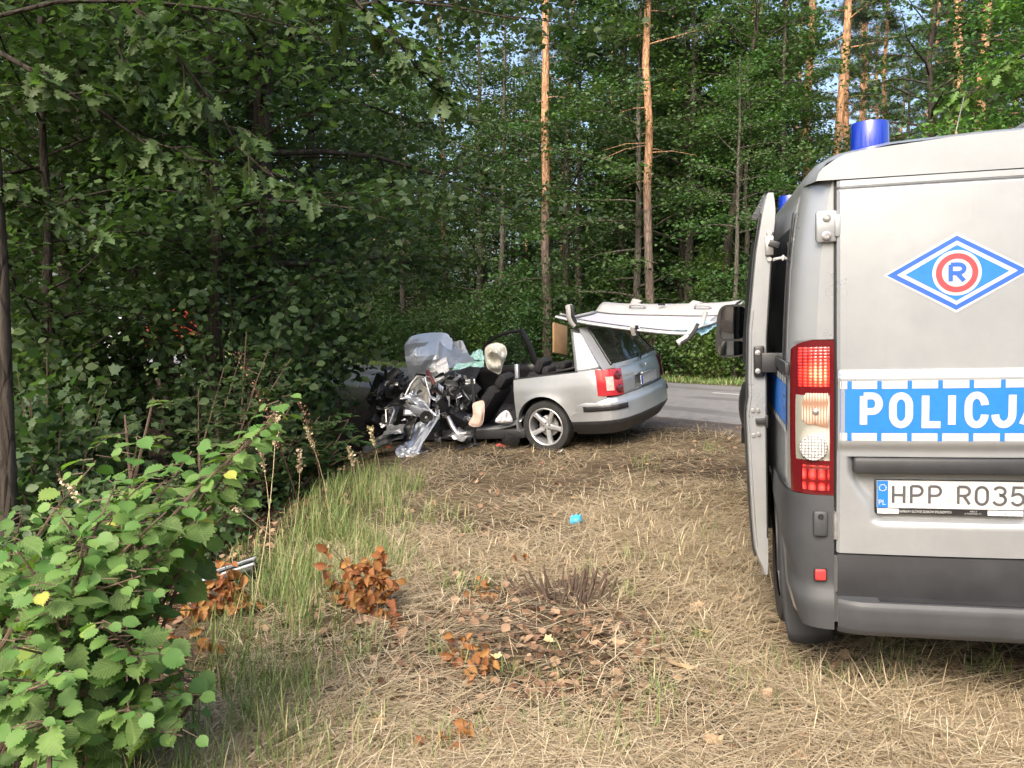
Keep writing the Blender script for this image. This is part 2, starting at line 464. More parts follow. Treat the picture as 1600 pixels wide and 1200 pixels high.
def build_ground():
    def axis(n, lim, near):
        u = np.linspace(-1, 1, n); k = math.asinh(lim / near)
        return near * np.sinh(k * u)
    xs = axis(240, 420, 1.6)
    ys = axis(300, 420, 2.4) + 6.0
    X, Y = np.meshgrid(xs, ys, indexing='ij')
    Z = gz(X, Y)
    V = np.stack([X, Y, Z], -1).reshape(-1, 3)
    ni, nj = X.shape
    idx = np.arange(ni * nj).reshape(ni, nj)
    F = np.stack([idx[:-1, :-1], idx[1:, :-1], idx[1:, 1:], idx[:-1, 1:]], -1).reshape(-1, 4)
    me = raw_mesh('ground', V, F, ground_material(), smooth=True)
    s = (NX * V[:, 0] + NY * V[:, 1])
    wob = .25 * np.sin(V[:, 0] * 1.3 + V[:, 1] * 2.1) + .2 * np.sin(V[:, 1] * .6 - V[:, 0])
    leafy = np.clip(sm(-1.2, -2.4, V[:, 0] + wob * .6) * (1 - sm(7.2, 8.6, s + wob)) + sm(18.6, 20, s + wob), 0, 1)
    gravel = sm(8.3, 9.3, s + wob) * (1 - sm(16.8, 17.6, s + wob)) * sm(-7, 0, V[:, 0])
    moss = np.clip(sm(17.0, 17.6, s + wob) * (1 - sm(18.6, 20, s + wob)) + sm(7.3, 8.3, s + wob) * (1 - sm(9.2, 9.8, s)) * sm(0, -6, V[:, 0]) * .7, 0, 1)
    ca = me.color_attributes.new('zone', 'FLOAT_COLOR', 'POINT')
    ca.data.foreach_set('color', np.stack([leafy, gravel, moss, np.ones_like(moss)], -1).astype(np.float32).ravel())
    o = link('ground', me); tag(o, 'hay strewn grassy verge with leaf litter beside the road', kind='structure')
    return o
build_ground()

def road_material():
    t = NT('asphalt'); co = t.coord()
    n1 = t.noise(co, .35, 6, .6); n2 = t.noise(co, 5, 5, .65); n3 = t.noise(co, 120, 3, .7)
    base = t.ramp(n2, [(.3, (.135, .132, .130)), (.7, (.20, .196, .192))])
    tc = t.new('ShaderNodeTexCoord'); sp = t.new('ShaderNodeSeparateXYZ'); t.l.new(tc.outputs['UV'], sp.inputs[0])
    # long tar bands and repaired strips along the road
    w = t.math('ADD', sp.outputs[0], t.math('MULTIPLY', t.math('SUBTRACT', n1, .5), .9))
    wv = t.math('SINE', t.math('MULTIPLY', w, 3.1))
    band = t.ramp(wv, [(.72, (0, 0, 0)), (.8, (1, 1, 1))])
    base = t.mix(t.math('MULTIPLY', band, .75), base, (.075, .074, .075))
    pale = t.ramp(n1, [(.5, (0, 0, 0)), (.65, (1, 1, 1))])
    base = t.mix(t.math('MULTIPLY', pale, .5), base, (.27, .262, .25))
    base = t.mix(t.math('MULTIPLY', n3, .35), base, (.24, .23, .22))
    t.set(Base_Color=base, Roughness=.75, Specular_IOR_Level=.35)
    t.bump(n3, .5, .006)
    return t.m

def rp(s, tt):
    return NX * s + DX * tt, NY * s + DY * tt
def road_z(s):
    return 0.285 + 0.05 * (1 - ((s - 13.3) / 3.8) ** 2)
def build_road():
    ts = np.concatenate([np.linspace(-60, -8, 30), np.linspace(-7.5, 40, 180), np.linspace(41, 260, 60)])
    V, UV = [], []
    nu = 13
    for tt in ts:
        w = .16 * mnoise.noise((tt * .9, 3.1, 0)) + .08 * mnoise.noise((tt * 3.7, 1, 0))
        w2 = .10 * mnoise.noise((tt * .7, 9.1, 0))
        bend = 2.2e-4 * max(0, tt - 28) ** 2
        s0, s1 = 9.75 + w, 17.0 + w2
        for i in range(nu):
            u = i / (nu - 1); s = s0 + (s1 - s0) * u
            x, y = rp(s + bend, tt)
            z = road_z(s) - (.10 if i in (0, nu - 1) else 0)
            V.append((x, y, z)); UV.append((s, tt))
    V = np.array(V); n = len(ts)
    idx = np.arange(n * nu).reshape(n, nu)
    F = np.stack([idx[:-1, :-1], idx[1:, :-1], idx[1:, 1:], idx[:-1, 1:]], -1).reshape(-1, 4)
    me = raw_mesh('road', V, F, road_material(), smooth=True)
    uvl = me.uv_layers.new(name='UVMap')
    UV = np.array(UV, np.float32)
    uvl.data.foreach_set('uv', UV[F.ravel()].ravel())
    tag(link('road', me), 'grey patched asphalt road running past the trees', kind='structure')
    mk = plain('road_paint', (.62, .62, .60), .6, 0, .2, 5)
    k = 0
    for t0 in (-31.7, -13.7, 4.3, 22.3, 40.3, 58.3, 76.3):
        mb = MB()
        def fn(u, v):
            tt = t0 + 6 * u; s = 13.85 + .12 * (v - .5) + .01 * math.sin(9 * u)
            x, y = rp(s + 2.2e-4 * max(0, tt - 28) ** 2, tt)
            return (x, y, road_z(s) + .005)
        mb.grid(fn, 12, 2)
        o = mb.build('road_marking', mk)
        tag(o, kind='structure')
build_road()
# ------------------------------------------------------------------ police van
VAN_YAW, VAN_PITCH, VAN_ROLL = R(-13), R(1.8), R(-1.5)
VP = Vector((2.110, 3.131, 0))
van = empty('police_van', 'silver police van with blue beacons, a striped word band and a lit tail lamp', 'van')
van.matrix_world = Matrix.Translation((VP.x, VP.y, 0.021)) @ Matrix.Rotation(VAN_YAW, 4, 'Z') @ Matrix.Rotation(VAN_PITCH, 4, 'X') @ Matrix.Rotation(VAN_ROLL, 4, 'Y')

def lerp_tab(tab, z):
    if z <= tab[0][0]: return tab[0][1]
    for (a, p), (b, q) in zip(tab, tab[1:]):
        if z <= b: return p + (q - p) * (z - a) / (b - a)
    return tab[-1][1]
SIDE = [(.34, .945), (.6, .962), (.9, .97), (1.2, .972), (1.5, .968), (1.8, .953), (2.0, .932), (2.1, .915), (2.16, .900), (2.205, .868), (2.24, .80), (2.272, .62), (2.288, .3), (2.293, 0)]
def side_x(z, y):
    x = lerp_tab(SIDE, z)
    # plan rounding of the rear corner and of the nose
    if y < .16: x -= .095 * (1 - max(y, 0) / .16) ** 2.6
    if y > 3.4: x -= .16 * ((y - 3.4) / 1.6) ** 2
    return x
def z_top(y):
    if y < 3.15: return 2.13
    if y < 4.25: return 2.13 - .86 * ((y - 3.15) / 1.1)
    return 1.27 - .38 * ((y - 4.25) / .7)

def build_van_body():
    mb = MB()
    ys = [0, .015, .035, .06, .10, .16, .3, .55, .6, 1.2, 1.8, 1.9, 2.3, 2.7, 3.05, 3.2, 3.45, 3.7, 4.0, 4.25, 4.5, 4.75, 4.95]
    nz = 22
    for sgn in (-1, 1):
        def fn(u, v):
            y = ys[int(round(u * (len(ys) - 1)))]
            zb = .36 if y < 4.6 else .3
            z = zb + (z_top(y) - zb) * v
            return (sgn * side_x(z, y), y, z)
        def skip(i, j):
            y = .5 * (ys[i] + ys[i + 1]); z = .36 + 1.77 * (j + .5) / (nz - 1)
            if sgn < 0 and 1.9 < y < 3.05 and .5 < z < 2.0: return True      # the open side doorway
            for wy in (.98, 4.02):
                if abs(y - wy) < .36 and z < .74: return True
            return False
        mb.grid(fn, len(ys), nz, skip=skip)
    # rear frame behind the doors
    for sgn in (-1, 1):
        mb.grid(lambda u, v: (sgn * (.78 + (side_x(.36 + 1.77 * v, 0) - .78) * u), 0, .36 + 1.77 * v), 4, 22)
    body = mb.build('body', M['silver'], van, 38)
    b = MB(); b.box((0, .03, 1.36), (1.62, .05, 1.56)); b.box((0, 2.3, .45), (1.85, 4.2, .14)); b.box((0, 2.4, .34), (.7, 4.0, .12))
    b.box((.0, 3.1, 1.2), (1.75, .06, 1.5))
    b.build('interior', M['black'], van)
    # roof with its rear lip
    mb = MB(); ysr = [-.030, -.028, -.012, .02, .05, .1, .3, .8, 1.4, 2.0, 2.6, 3.0, 3.17]
    zs = [2.128, 2.16, 2.185, 2.205, 2.224, 2.24, 2.256, 2.272, 2.282, 2.288, 2.293]
    prof = [(lerp_tab(SIDE, z), z) for z in zs]
    full = [(-x, z) for x, z in prof] + [(x, z) for x, z in reversed(prof[:-1])]
    def fr(u, v):
        y = ysr[int(round(u * (len(ysr) - 1)))]; x, z = full[int(round(v * (len(full) - 1)))]
        k = 1.0
        if y < .16: k = 1 - .035 * (1 - max(y, 0) / .16) ** 2.2
        zz = z
        if y < .1 : zz = 2.128 + (z - 2.128) * (1 - .16 * ((.1 - y) / .13) ** 2)
        rib = .006 * (math.cos(x * 26) > .3) * (abs(x) < .75) if y > .25 else 0
        return (x * k, y, zz + rib)
    mb.grid(fr, len(ysr), len(full))
    mb.add([fr(0, v / 16) for v in range(17)], [tuple(range(17))])
    mb.build('roof', M['silver'], van, 50)
    # windscreen and bonnet
    mb = MB(); mb.grid(lambda u, v: ((2 * v - 1) * .86, 3.17 + 1.06 * u, 2.14 + .08 * math.sin(PI * v) * (1 - u) - .86 * u), 6, 7)
    mb.build('windscreen', M['dark_glass'], van, 40)
    mb = MB(); mb.grid(lambda u, v: ((2 * v - 1) * .86, 4.23 + .72 * u, 1.28 + .08 * math.sin(PI * v) - .40 * u * u), 6, 7)
    mb.grid(lambda u, v: ((2 * v - 1) * .84, 4.95 - .03 * math.sin(PI * v), .36 + .55 * u), 4, 7)
    mb.build('bonnet', M['silver'], van, 50)

    # dark quarter window and the pillar strip on the left side
    for sgn in (-1, 1):
        for (y0, y1) in ((.30, 1.75),) if sgn < 0 else ((.30, 1.75), (1.95, 3.0)):
            w = MB(); w.grid(lambda u, v: (sgn * (side_x(1.42 + .56 * v, 1) + .006), y0 + (y1 - y0) * u, 1.42 + .56 * v), 6, 6)
            win = w.build('side_window', M['dark_glass'], van, 30)
        k = MB(); k.grid(lambda u, v: (sgn * (side_x(1.36 + .68 * v, .23) + .008), .215 + .075 * u, 1.36 + .68 * v), 3, 8)
        k.build('window_seal', M['dark_plastic'], van, 30)
        s = MB(); s.grid(lambda u, v: (sgn * (side_x(1.147 + .17 * v, .5) + .004), .14 + 1.68 * u, 1.147 + .17 * v), 3, 3)
        st = s.build('side_band', M['blue_decal'], van, 30)
        for zz in (1.116, 1.320):
            for q in range(16):
                y0 = .15 + q * .105
                s = MB(); s.grid(lambda u, v: (sgn * (side_x(zz + .028 * v, .5) + .0045), y0 + .088 * u, zz + .028 * v), 2, 2)
                s.build('band_block', M['white_decal'], st, 30)
        rl = MB(); rl.box((sgn * .976, .95, 1.392), (.02, 1.75, .05), r=.006)
        rl.build('slide_rail', M['dark_plastic'], van, 30)
build_van_body()

def stroke(mb, pts, w, y, closed=False):
    """flat stroke of width w along 2d points on the plane y"""
    P = [Vector((p[0], p[1])) for p in pts]; n = len(P); L, Rr = [], []
    for i in range(n):
        if closed: a, b = P[i - 1], P[(i + 1) % n]
        else: a, b = P[max(i - 1, 0)], P[min(i + 1, n - 1)]
        d1 = (P[i] - a); d2 = (b - P[i])
        if d1.length < 1e-9: d1 = d2
        if d2.length < 1e-9: d2 = d1
        d1.normalize(); d2.normalize(); t = (d1 + d2)
        t = t.normalized() if t.length > 1e-6 else d1
        nn = Vector((-t.y, t.x)); k = 1 / max(.45, nn.dot(Vector((-d1.y, d1.x))))
        L.append(P[i] + nn * w / 2 * k); Rr.append(P[i] - nn * w / 2 * k)
    vs = [(p.x, y, p.y) for p in L] + [(p.x, y, p.y) for p in Rr]
    m = n if closed else n - 1
    mb.add(vs, [(i, (i + 1) % n, (i + 1) % n + n, i + n) for i in range(m)])

def arc(cx, cy, rx, ry, a0, a1, n=10):
    return [(cx + rx * math.cos(R(a0 + (a1 - a0) * i / n)), cy + ry * math.sin(R(a0 + (a1 - a0) * i / n))) for i in range(n + 1)]
def glyph(ch):
    """strokes in a unit box: width in [0,1], height in [0,1] (already inset by the caller)"""
    q = .30
    G = {
        'P': [[(0, 0), (0, 1)], [(0, 1), (.55, 1)] + arc(.55, .73, .45, .27, 90, -90) + [(0, .46)]],
        'O': ['c', arc(.5, .66, .5, .34, 180, 0) + arc(.5, .34, .5, .34, 0, -180)],
        'L': [[(0, 1), (0, 0), (1, 0)]],
        'I': [[(0, 0), (0, 1)]],
        'C': [arc(.5, .66, .5, .34, 0, 178, 12) + arc(.5, .34, .5, .34, 182, 360, 12)],
        'J': [[(1, 1)] + arc(.5, .34, .5, .34, 0, -180)],
        'A': [[(0, 0), (.5, 1), (1, 0)], [(.18, .30), (.82, .30)]],
        'H': [[(0, 0), (0, 1)], [(1, 0), (1, 1)], [(0, .47), (1, .47)]],
        'R': [[(0, 0), (0, 1)], [(0, 1), (.55, 1)] + arc(.55, .74, .45, .26, 90, -90) + [(0, .48)], [(.48, .48), (1, 0)]],
        '0': ['c', arc(.5, .66, .5, .34, 180, 0) + arc(.5, .34, .5, .34, 0, -180)],
        '3': [arc(.48, .76, .48, .24, 160, -78, 10) + arc(.46, .28, .54, .28, 78, -160, 12)],
        '5': [[(.95, 1), (.12, 1), (.05, .56)] + arc(.45, .32, .52, .32, 125, -155, 12)],
        'S': [arc(.5, .75, .48, .25, 20, 270, 10) + arc(.5, .25, .48, .25, 90, -160, 10)],
    }
    return G[ch]
def write(mb, text, x0, z0, h, w, sw, gap, y, widths={}):
    x = x0
    for ch in text:
        if ch == ' ': x += gap * 2.6; continue
        cw = widths.get(ch, w)
        gl = glyph(ch); closed = gl[0] == 'c'
        for s in (gl[1:] if closed else gl):
            stroke(mb, [(x + sw / 2 + p[0] * max(0, cw - sw), z0 + sw / 2 + p[1] * (h - sw)) for p in s], sw, y, closed)
            y -= .00005
        x += cw + gap
    return x
def text_mesh(name, s, size, mat, parent, loc, sx=1.0):
    cu = bpy.data.curves.new(name, 'FONT'); cu.body = s; cu.size = size; cu.align_x = 'LEFT'; cu.resolution_u = 2
    tmp = bpy.data.objects.new('tmp', cu); COL.objects.link(tmp)
    me = bpy.data.meshes.new_from_object(tmp.evaluated_get(bpy.context.evaluated_depsgraph_get()))
    bpy.data.objects.remove(tmp); bpy.data.curves.remove(cu); me.name = name
    me.materials.clear(); me.materials.append(mat)
    o = link(name, me, parent)
    o.location = loc; o.rotation_euler = (PI / 2, 0, 0); o.scale = (sx, 1, 1)
    return o

def sstep(a, b, v):
    t = min(1, max(0, (v - a) / (b - a))); return t * t * (3 - 2 * t)
def door_off(x, z):
    """how far the door skin stands out towards the rear at |x|, z"""
    o = .032 + .010 * (1 - ((x + .4) / .45) ** 2) + .012 * math.sin(PI * (z - .657) / 1.47)
    o -= .010 * (sstep(2.085, 2.092, z) - sstep(2.092, 2.099, z) * 1.2)          # trim groove at the top
    o += .020 * (1 - sstep(1.358, 1.392, z)) * sstep(1.065, 1.112, z)            # proud band carrying the word
    zc_ = 1 - sstep(.80, 1.0, z); rx = sstep(-.770 + .085 * zc_, -.730 + .11 * zc_, x)
    o -= .030 * rx * sstep(.782, .802, z) * (1 - sstep(1.046, 1.050, z))         # plate recess
    edge = min(x + .80, -x - .004)
    o -= .010 * (1 - sstep(0, .012, edge))
    return o
def build_rear_door(sgn):
    mb = MB(); nu, nv = 150, 130
    zz = sorted(set([.657 + (2.122 - .657) * j / 100 for j in range(101)] + [2.083, 2.086, 2.0895, 2.093, 2.096, 2.1, 1.355, 1.36, 1.366, 1.375, 1.385, 1.39, 1.395, 1.115, 1.105, 1.09, 1.075, 1.063, 1.05, 1.047, .80, .79]))
    def fn(u, v):
        x = -.80 + .796 * u; z = zz[int(round(v * (len(zz) - 1)))]
        return (sgn * -x, -door_off(x, z), z)
    mb.grid(fn, nu, len(zz))
    # side return
    for xx in (-.80, -.004):
        mb.grid(lambda u, v: (sgn * -xx, -door_off(xx, .657 + 1.465 * v) * (1 - u) + .004 * u, .657 + 1.465 * v), 2, 30)
    mb.grid(lambda u, v: (sgn * -(-.8 + .796 * u), -door_off(-.8 + .796 * u, 2.122) * (1 - v) + .004 * v, 2.122), 20, 2)
    d = mb.build('rear_door', M['silver'], van, 32)
    # hinges
    for zc in (1.952, .765):
        h = MB(); 
        if zc > 1:
            h.box((sgn * .835, -.012, zc), (.085, .03, .125), r=.014); h.box((sgn * .797, -.028, zc), (.022, .026, .085), r=.006)
            hg = h.build('hinge', M['silver'], d, 40)
            for dz in (.036, -.036):
                b = MB(); b.lathe([(0, 0), (.017, 0), (.017, .006), (.010, .008), (.010, .004), (0, .004)], 14, Matrix.Translation((sgn * .838, -.028, zc + dz)) @ Matrix.Rotation(PI / 2, 4, 'X'))
                b.build('bolt', M['steel'], hg, 40)
        else:
            h.tube([(sgn * .802, -.022, zc - .055), (sgn * .802, -.022, zc + .055)], .011, 10); h.box((sgn * .815, -.012, zc), (.02, .014, .12), r=.004)
            h.build('hinge', M['steel'], d, 40)
    # lower cladding
    c = MB(); c.grid(lambda u, v: (sgn * (.80 - .796 * u), -.044 - .006 * math.sin(PI * v) - .004 * math.sin(PI * u), .484 + .168 * v), 10, 8)
    c.grid(lambda u, v: (sgn * (.80 - .796 * u), -.044 + .048 * v, .652), 10, 2)
    c.build('door_cladding', M['dark_plastic'], d, 30)
    return d

dl = build_rear_door(-1)
dr = build_rear_door(1)
seal = MB(); seal.box((0, -.001, 1.39), (1.616, .006, 1.50)); seal.build('door_seal', M['black'], van)

def on_door(x, z, lift):
    return -door_off(x, z) - lift
def build_markings():
    # word band
    def sheet(x0, x1, z0, z1, lift, name, m, par):
        s = MB(); s.grid(lambda u, v: (x0 + (x1 - x0) * u, on_door(x0 + (x1 - x0) * u, z0 + (z1 - z0) * v, lift), z0 + (z1 - z0) * v), 24, 6)
        return s.build(name, m, par, 30)
    for sgn, d in ((-1, dl), (1, dr)):
        s = MB()
        def bandpiece(x0, x1, z0, z1, lift):
            s.grid(lambda u, v: (sgn * -(x0 + (x1 - x0) * u), on_door(x0 + (x1 - x0) * u, z0 + (z1 - z0) * v, lift), z0 + (z1 - z0) * v), max(3, int(abs(x1 - x0) / .03) + 2), 5)
        bandpiece(-.793, -.012, 1.147, 1.318, .0015)
        k = 0
        for xt in [-.759 + .1075 * i for i in range(8)]:
            bandpiece(xt - .0075, xt + .0075, 1.318, 1.349, .0015); bandpiece(xt - .0075, xt + .0075, 1.116, 1.147, .0015)
        band = s.build('word_band', M['blue_decal'], d, 30)
        xs_ = [-.793] + [-.759 + .1075 * i for i in range(8)]
        for i in range(len(xs_)):
            a = xs_[i] + (.009 if i else 0); b = (xs_[i + 1] if i + 1 < len(xs_) else -.004) - .009
            if b - a < .01: continue
            for za, zb in ((1.319, 1.349), (1.116, 1.146)):
                s = MB(); bandpiece(a, b, za, zb, .0015); s.build('band_block', M['white_decal'], band, 30)
    # letters: one mesh each
    W = {'P': (-.722, -.639), 'O': (-.617, -.532), 'L': (-.502, -.422), 'I': (-.410, -.382), 'C': (-.353, -.270), 'J': (-.261, -.176), 'A': (-.167, -.058)}
    yb = on_door(-.4, 1.23, .0085)
    for ch in 'POLICJA':
        mb = MB(); gl = glyph(ch); closed = gl[0] == 'c'; x, x1_ = W[ch]; cw = x1_ - x; sw = .027; yy = 0
        for st in (gl[1:] if closed else gl):
            stroke(mb, [(x + sw / 2 + p[0] * max(0, cw - sw), 1.166 + sw / 2 + p[1] * (.139 - sw)) for p in st], sw, yy, closed); yy -= .0002
        mb.v = [(px, on_door(px, pz, .003) + py, pz) for (px, py, pz) in mb.v]
        mb.build('letter', M['white_decal'], dl if x < -.05 else dr)
    # emblem
    cx, cz = -.380, 1.752
    em = None
    def flat(poly, lift, m, name, par):
        s = MB(); n = len(poly)
        s.v = [(cx, on_door(cx, cz, lift), cz)] + [(cx + p[0], on_door(cx + p[0], cz + p[1], lift), cz + p[1]) for p in poly]
        s.f = [(0, i + 1, (i + 1) % n + 1) for i in range(n)]; s.m = [0] * n
        return s.build(name, m, par)
    def dia(w, h):
        P = []
        c = [(-w, 0), (0, h), (w, 0), (0, -h)]
        for i in range(4):
            a, b = c[i], c[(i + 1) % 4]
            for k in range(6): P.append((a[0] + (b[0] - a[0]) * k / 6, a[1] + (b[1] - a[1]) * k / 6))
        return P
    circ = lambda r_: [(r_ * math.cos(2 * PI * k / 40), r_ * math.sin(2 * PI * k / 40)) for k in range(40)]
    em = flat(dia(.255, .150), .0015, M['white_decal'], 'emblem', dl)
    for nm, poly, m in (('emblem_border', dia(.243, .139), 'deep_blue'), ('emblem_field', dia(.208, .120), 'white_decal'), ('emblem_diamond', dia(.178, .104), 'blue_decal'),
                        ('emblem_disc', circ(.085), 'white_decal'), ('emblem_ring', circ(.073), 'red_decal'), ('emblem_centre', circ(.052), 'white_decal')):
        flat(poly, {'emblem_border': .0025, 'emblem_field': .0035, 'emblem_diamond': .0045, 'emblem_disc': .0055, 'emblem_ring': .0065, 'emblem_centre': .0075}[nm], M[m], nm, em)
    mb = MB(); write(mb, 'R', cx - .030, cz - .039, .078, .062, .0155, 0, 0)
    mb.v = [(px, on_door(px, pz, .0088) + py, pz) for (px, py, pz) in mb.v]
    mb.build('emblem_letter', M['deep_blue'], em)
    # handle bar
    h = MB(); h.box((-.37, -.045, 1.015), (.745, .05, .062), r=.012); h.build('handle_bar', M['dark_plastic'], dl, 40)
    h = MB(); h.box((.37, -.045, 1.015), (.70, .05, .062), r=.012); h.build('handle_bar', M['dark_plastic'], dr, 40)
    # licence plate
    y0 = on_door(-.4, .9, 0)
    p = MB(); p.box((-.392, y0 - .008, .888), (.536, .016, .138), r=.007); fr = p.build('licence_plate', M['black'], dl, 40)
    yf = y0 - .0165
    p = MB(); p.box((-.392, yf, .899), (.520, .003, .108)); p.build('plate_face', M['plate'], fr)
    p = MB(); p.box((-.631, yf - .0016, .899), (.040, .002, .106)); p.build('plate_euro_band', M['blue_decal'], fr)
    p = MB()
    for k in range(12):
        a = 2 * PI * k / 12; p.box((-.631 + .0125 * math.cos(a), yf - .0035, .925 + .0125 * math.sin(a)), (.0035, .001, .0035), rot=(0, PI / 4, 0))
    p.build('plate_stars', plain('star_yellow', (.55, .5, .12), .5), fr)
    text_mesh('plate_country', 'PL', .030, M['white_decal'], fr, (-.648, yf - .0045, .857), .95)
    for word, xw, gp in (('HPP', -.598, .0155), ('R035', -.365, .0125)):
        for ch in word:
            p = MB(); xw = write(p, ch, xw, .860, .078, .050, .0102, gp, yf - .0035); p.build('plate_character', M['plate_ink'], fr)
    p = MB(); p.box((-.393, yf - .004, .885), (.022, .003, .014)); p.build('plate_sticker', M['white_decal'], fr)
    p = MB(); p.box((-.392, yf - .001, .832), (.520, .003, .020)); p.build('plate_strip', M['black'], fr)
    p = MB(); p.box((-.612, yf - .003, .832), (.078, .002, .019)); p.box((-.195, yf - .003, .832), (.122, .002, .019)); p.build('strip_panel', M['light_ink'], fr)
    text_mesh('strip_text', 'NAPRAWY GŁÓWNE SILNIKÓW SPALINOWYCH', .0150, M['white_decal'], fr, (-.570, yf - .0035, .827), .57)
    text_mesh('strip_text', 'KIELCE', .008, M['white_decal'], fr, (-.318, yf - .0035, .834))
    text_mesh('strip_text', 'ul. Krakowska 14', .0085, M['white_decal'], fr, (-.338, yf - .0035, .8255))
    text_mesh('strip_text', '41 / 368 73 37', .0145, M['plate_ink'], fr, (-.236, yf - .0055, .8270), .95)
    text_mesh('strip_text', 'Moto', .010, M['red_decal'], fr, (-.642, yf - .0055, .8335)); text_mesh('strip_text', 'Swat', .010, M['red_decal'], fr, (-.612, yf - .0055, .8245))
build_markings()

def corner_plan(u):
    """plan curve of the rear left corner, u=0 at the door edge, 1 on the flank: (x, y)"""
    pts = [(-.808, -.010), (-.85, -.006), (-.89, .004), (-.925, .024), (-.950, .055), (-.966, .10), (-.974, .16), (-.978, .24)]
    f = u * (len(pts) - 1); i = min(int(f), len(pts) - 2); t = f - i
    return (pts[i][0] + (pts[i + 1][0] - pts[i][0]) * t, pts[i][1] + (pts[i + 1][1] - pts[i][1]) * t)
def corner_norm(u):
    a, b = corner_plan(max(0, u - .02)), corner_plan(min(1, u + .02))
    d = Vector((b[0] - a[0], b[1] - a[1])).normalized(); return Vector((-d.y, d.x))
def patch(mb, sgn, u0, u1, z0, z1, out, nu=14, nv=8, shape=None):
    def fn(a, b):
        u = u0 + (u1 - u0) * a; z = z0 + (z1 - z0) * b
        if shape: u, z = shape(u, z, a, b)
        x, y = corner_plan(u); n = corner_norm(u)
        bul = out * (1 - .25 * (2 * b - 1) ** 4)
        tx = (lerp_tab(SIDE, z) - .97)
        return (-sgn * (x + n.x * bul - tx * .6 * u), y + n.y * bul, z)
    mb.grid(fn, nu, nv)
def build_lamp(sgn):
    U1 = .62
    def top(u, z, a, b):
        return u, z - (.10 * (u / U1) ** 2 * .5 if b > .99 else 0)
    mb = MB(); patch(mb, sgn, 0, U1, .888, 1.512, .012, 24, 30, shape=lambda u, z, a, b: (u, .888 + (z - .888) * (1 - .12 * max(0, a - .25) ** 2.2) + .0))
    # rim
    for zz in (.888, 1.512):
        mb.grid(lambda a, b: (-sgn * (corner_plan(U1 * a)[0] * (1 - .002 * (1 - b))), corner_plan(U1 * a)[1] + .02 * b - .014, zz), 12, 2)
    lamp = mb.build('tail_lamp', M['red_lens_dark'], van, 40)
    def lensobj(name, m, u0, u1, z0, z1, out, par, **k):
        q = MB(); patch(q, sgn, u0, u1, z0, z1, out, **k); return q.build(name, M[m], par, 45)
    lensobj('brake_lens', 'red_lit', .06, .46, 1.318, 1.482, .0150, lamp)
    cl = lensobj('clear_lens', 'clear_lens', .055, .50, 1.020, 1.300, .0150, lamp)
    q = MB()
    def shp(u, z, a, b):
        return u + .10 * (1 - a) * 0 + (a) * (-.10 * max(0, (b - .75)) * 2 - .18 * max(0, (.25 - b)) * 4 * a), z + (.03 * a if b < .01 else 0)
    patch(q, sgn, .075, .40, 1.150, 1.298, .0185, shape=shp)
    ind = q.build('indicator_lens', M['indicator'], cl, 45)
    x, y = corner_plan(.27)
    q = MB(); Mx = Matrix.Translation((-sgn * x, y - .017, 1.078)) @ Matrix.Rotation(sgn * R(12), 4, 'Z') @ Matrix.Rotation(PI / 2, 4, 'X')
    q.lathe([(0, .016), (.014, .015), (.014, .012), (.030, .012), (.031, .010), (.046, .008), (.048, .010), (.052, .006), (.054, 0)], 28, Mx)
    q.build('reverse_lens', M['reverse'], cl, 25)
    for zc, rr in ((1.225, .016),):
        x2, y2 = corner_plan(.24); q = MB()
        q.lathe([(0, .010), (.008, .008), (.012, .004), (.013, 0)], 14, Matrix.Translation((-sgn * x2, y2 - .021, zc)) @ Matrix.Rotation(PI / 2, 4, 'X'))
        q.build('bulb', M['steel'], ind, 40)
    lensobj('fog_lens', 'red_low', .06, .40, .905, 1.008, .0150, lamp)
    # screws on the outer flank
    for zz in (1.16, 1.22, 1.27):
        q = MB(); q.lathe([(0, .004), (.006, .003), (.007, 0)], 8, Matrix.Translation((sgn * -.0 + sgn * .979, .17, zz)) @ Matrix.Rotation(sgn * PI / 2, 4, 'Y')); q.build('screw', M['dark_plastic'], lamp)
build_lamp(-1); build_lamp(1)

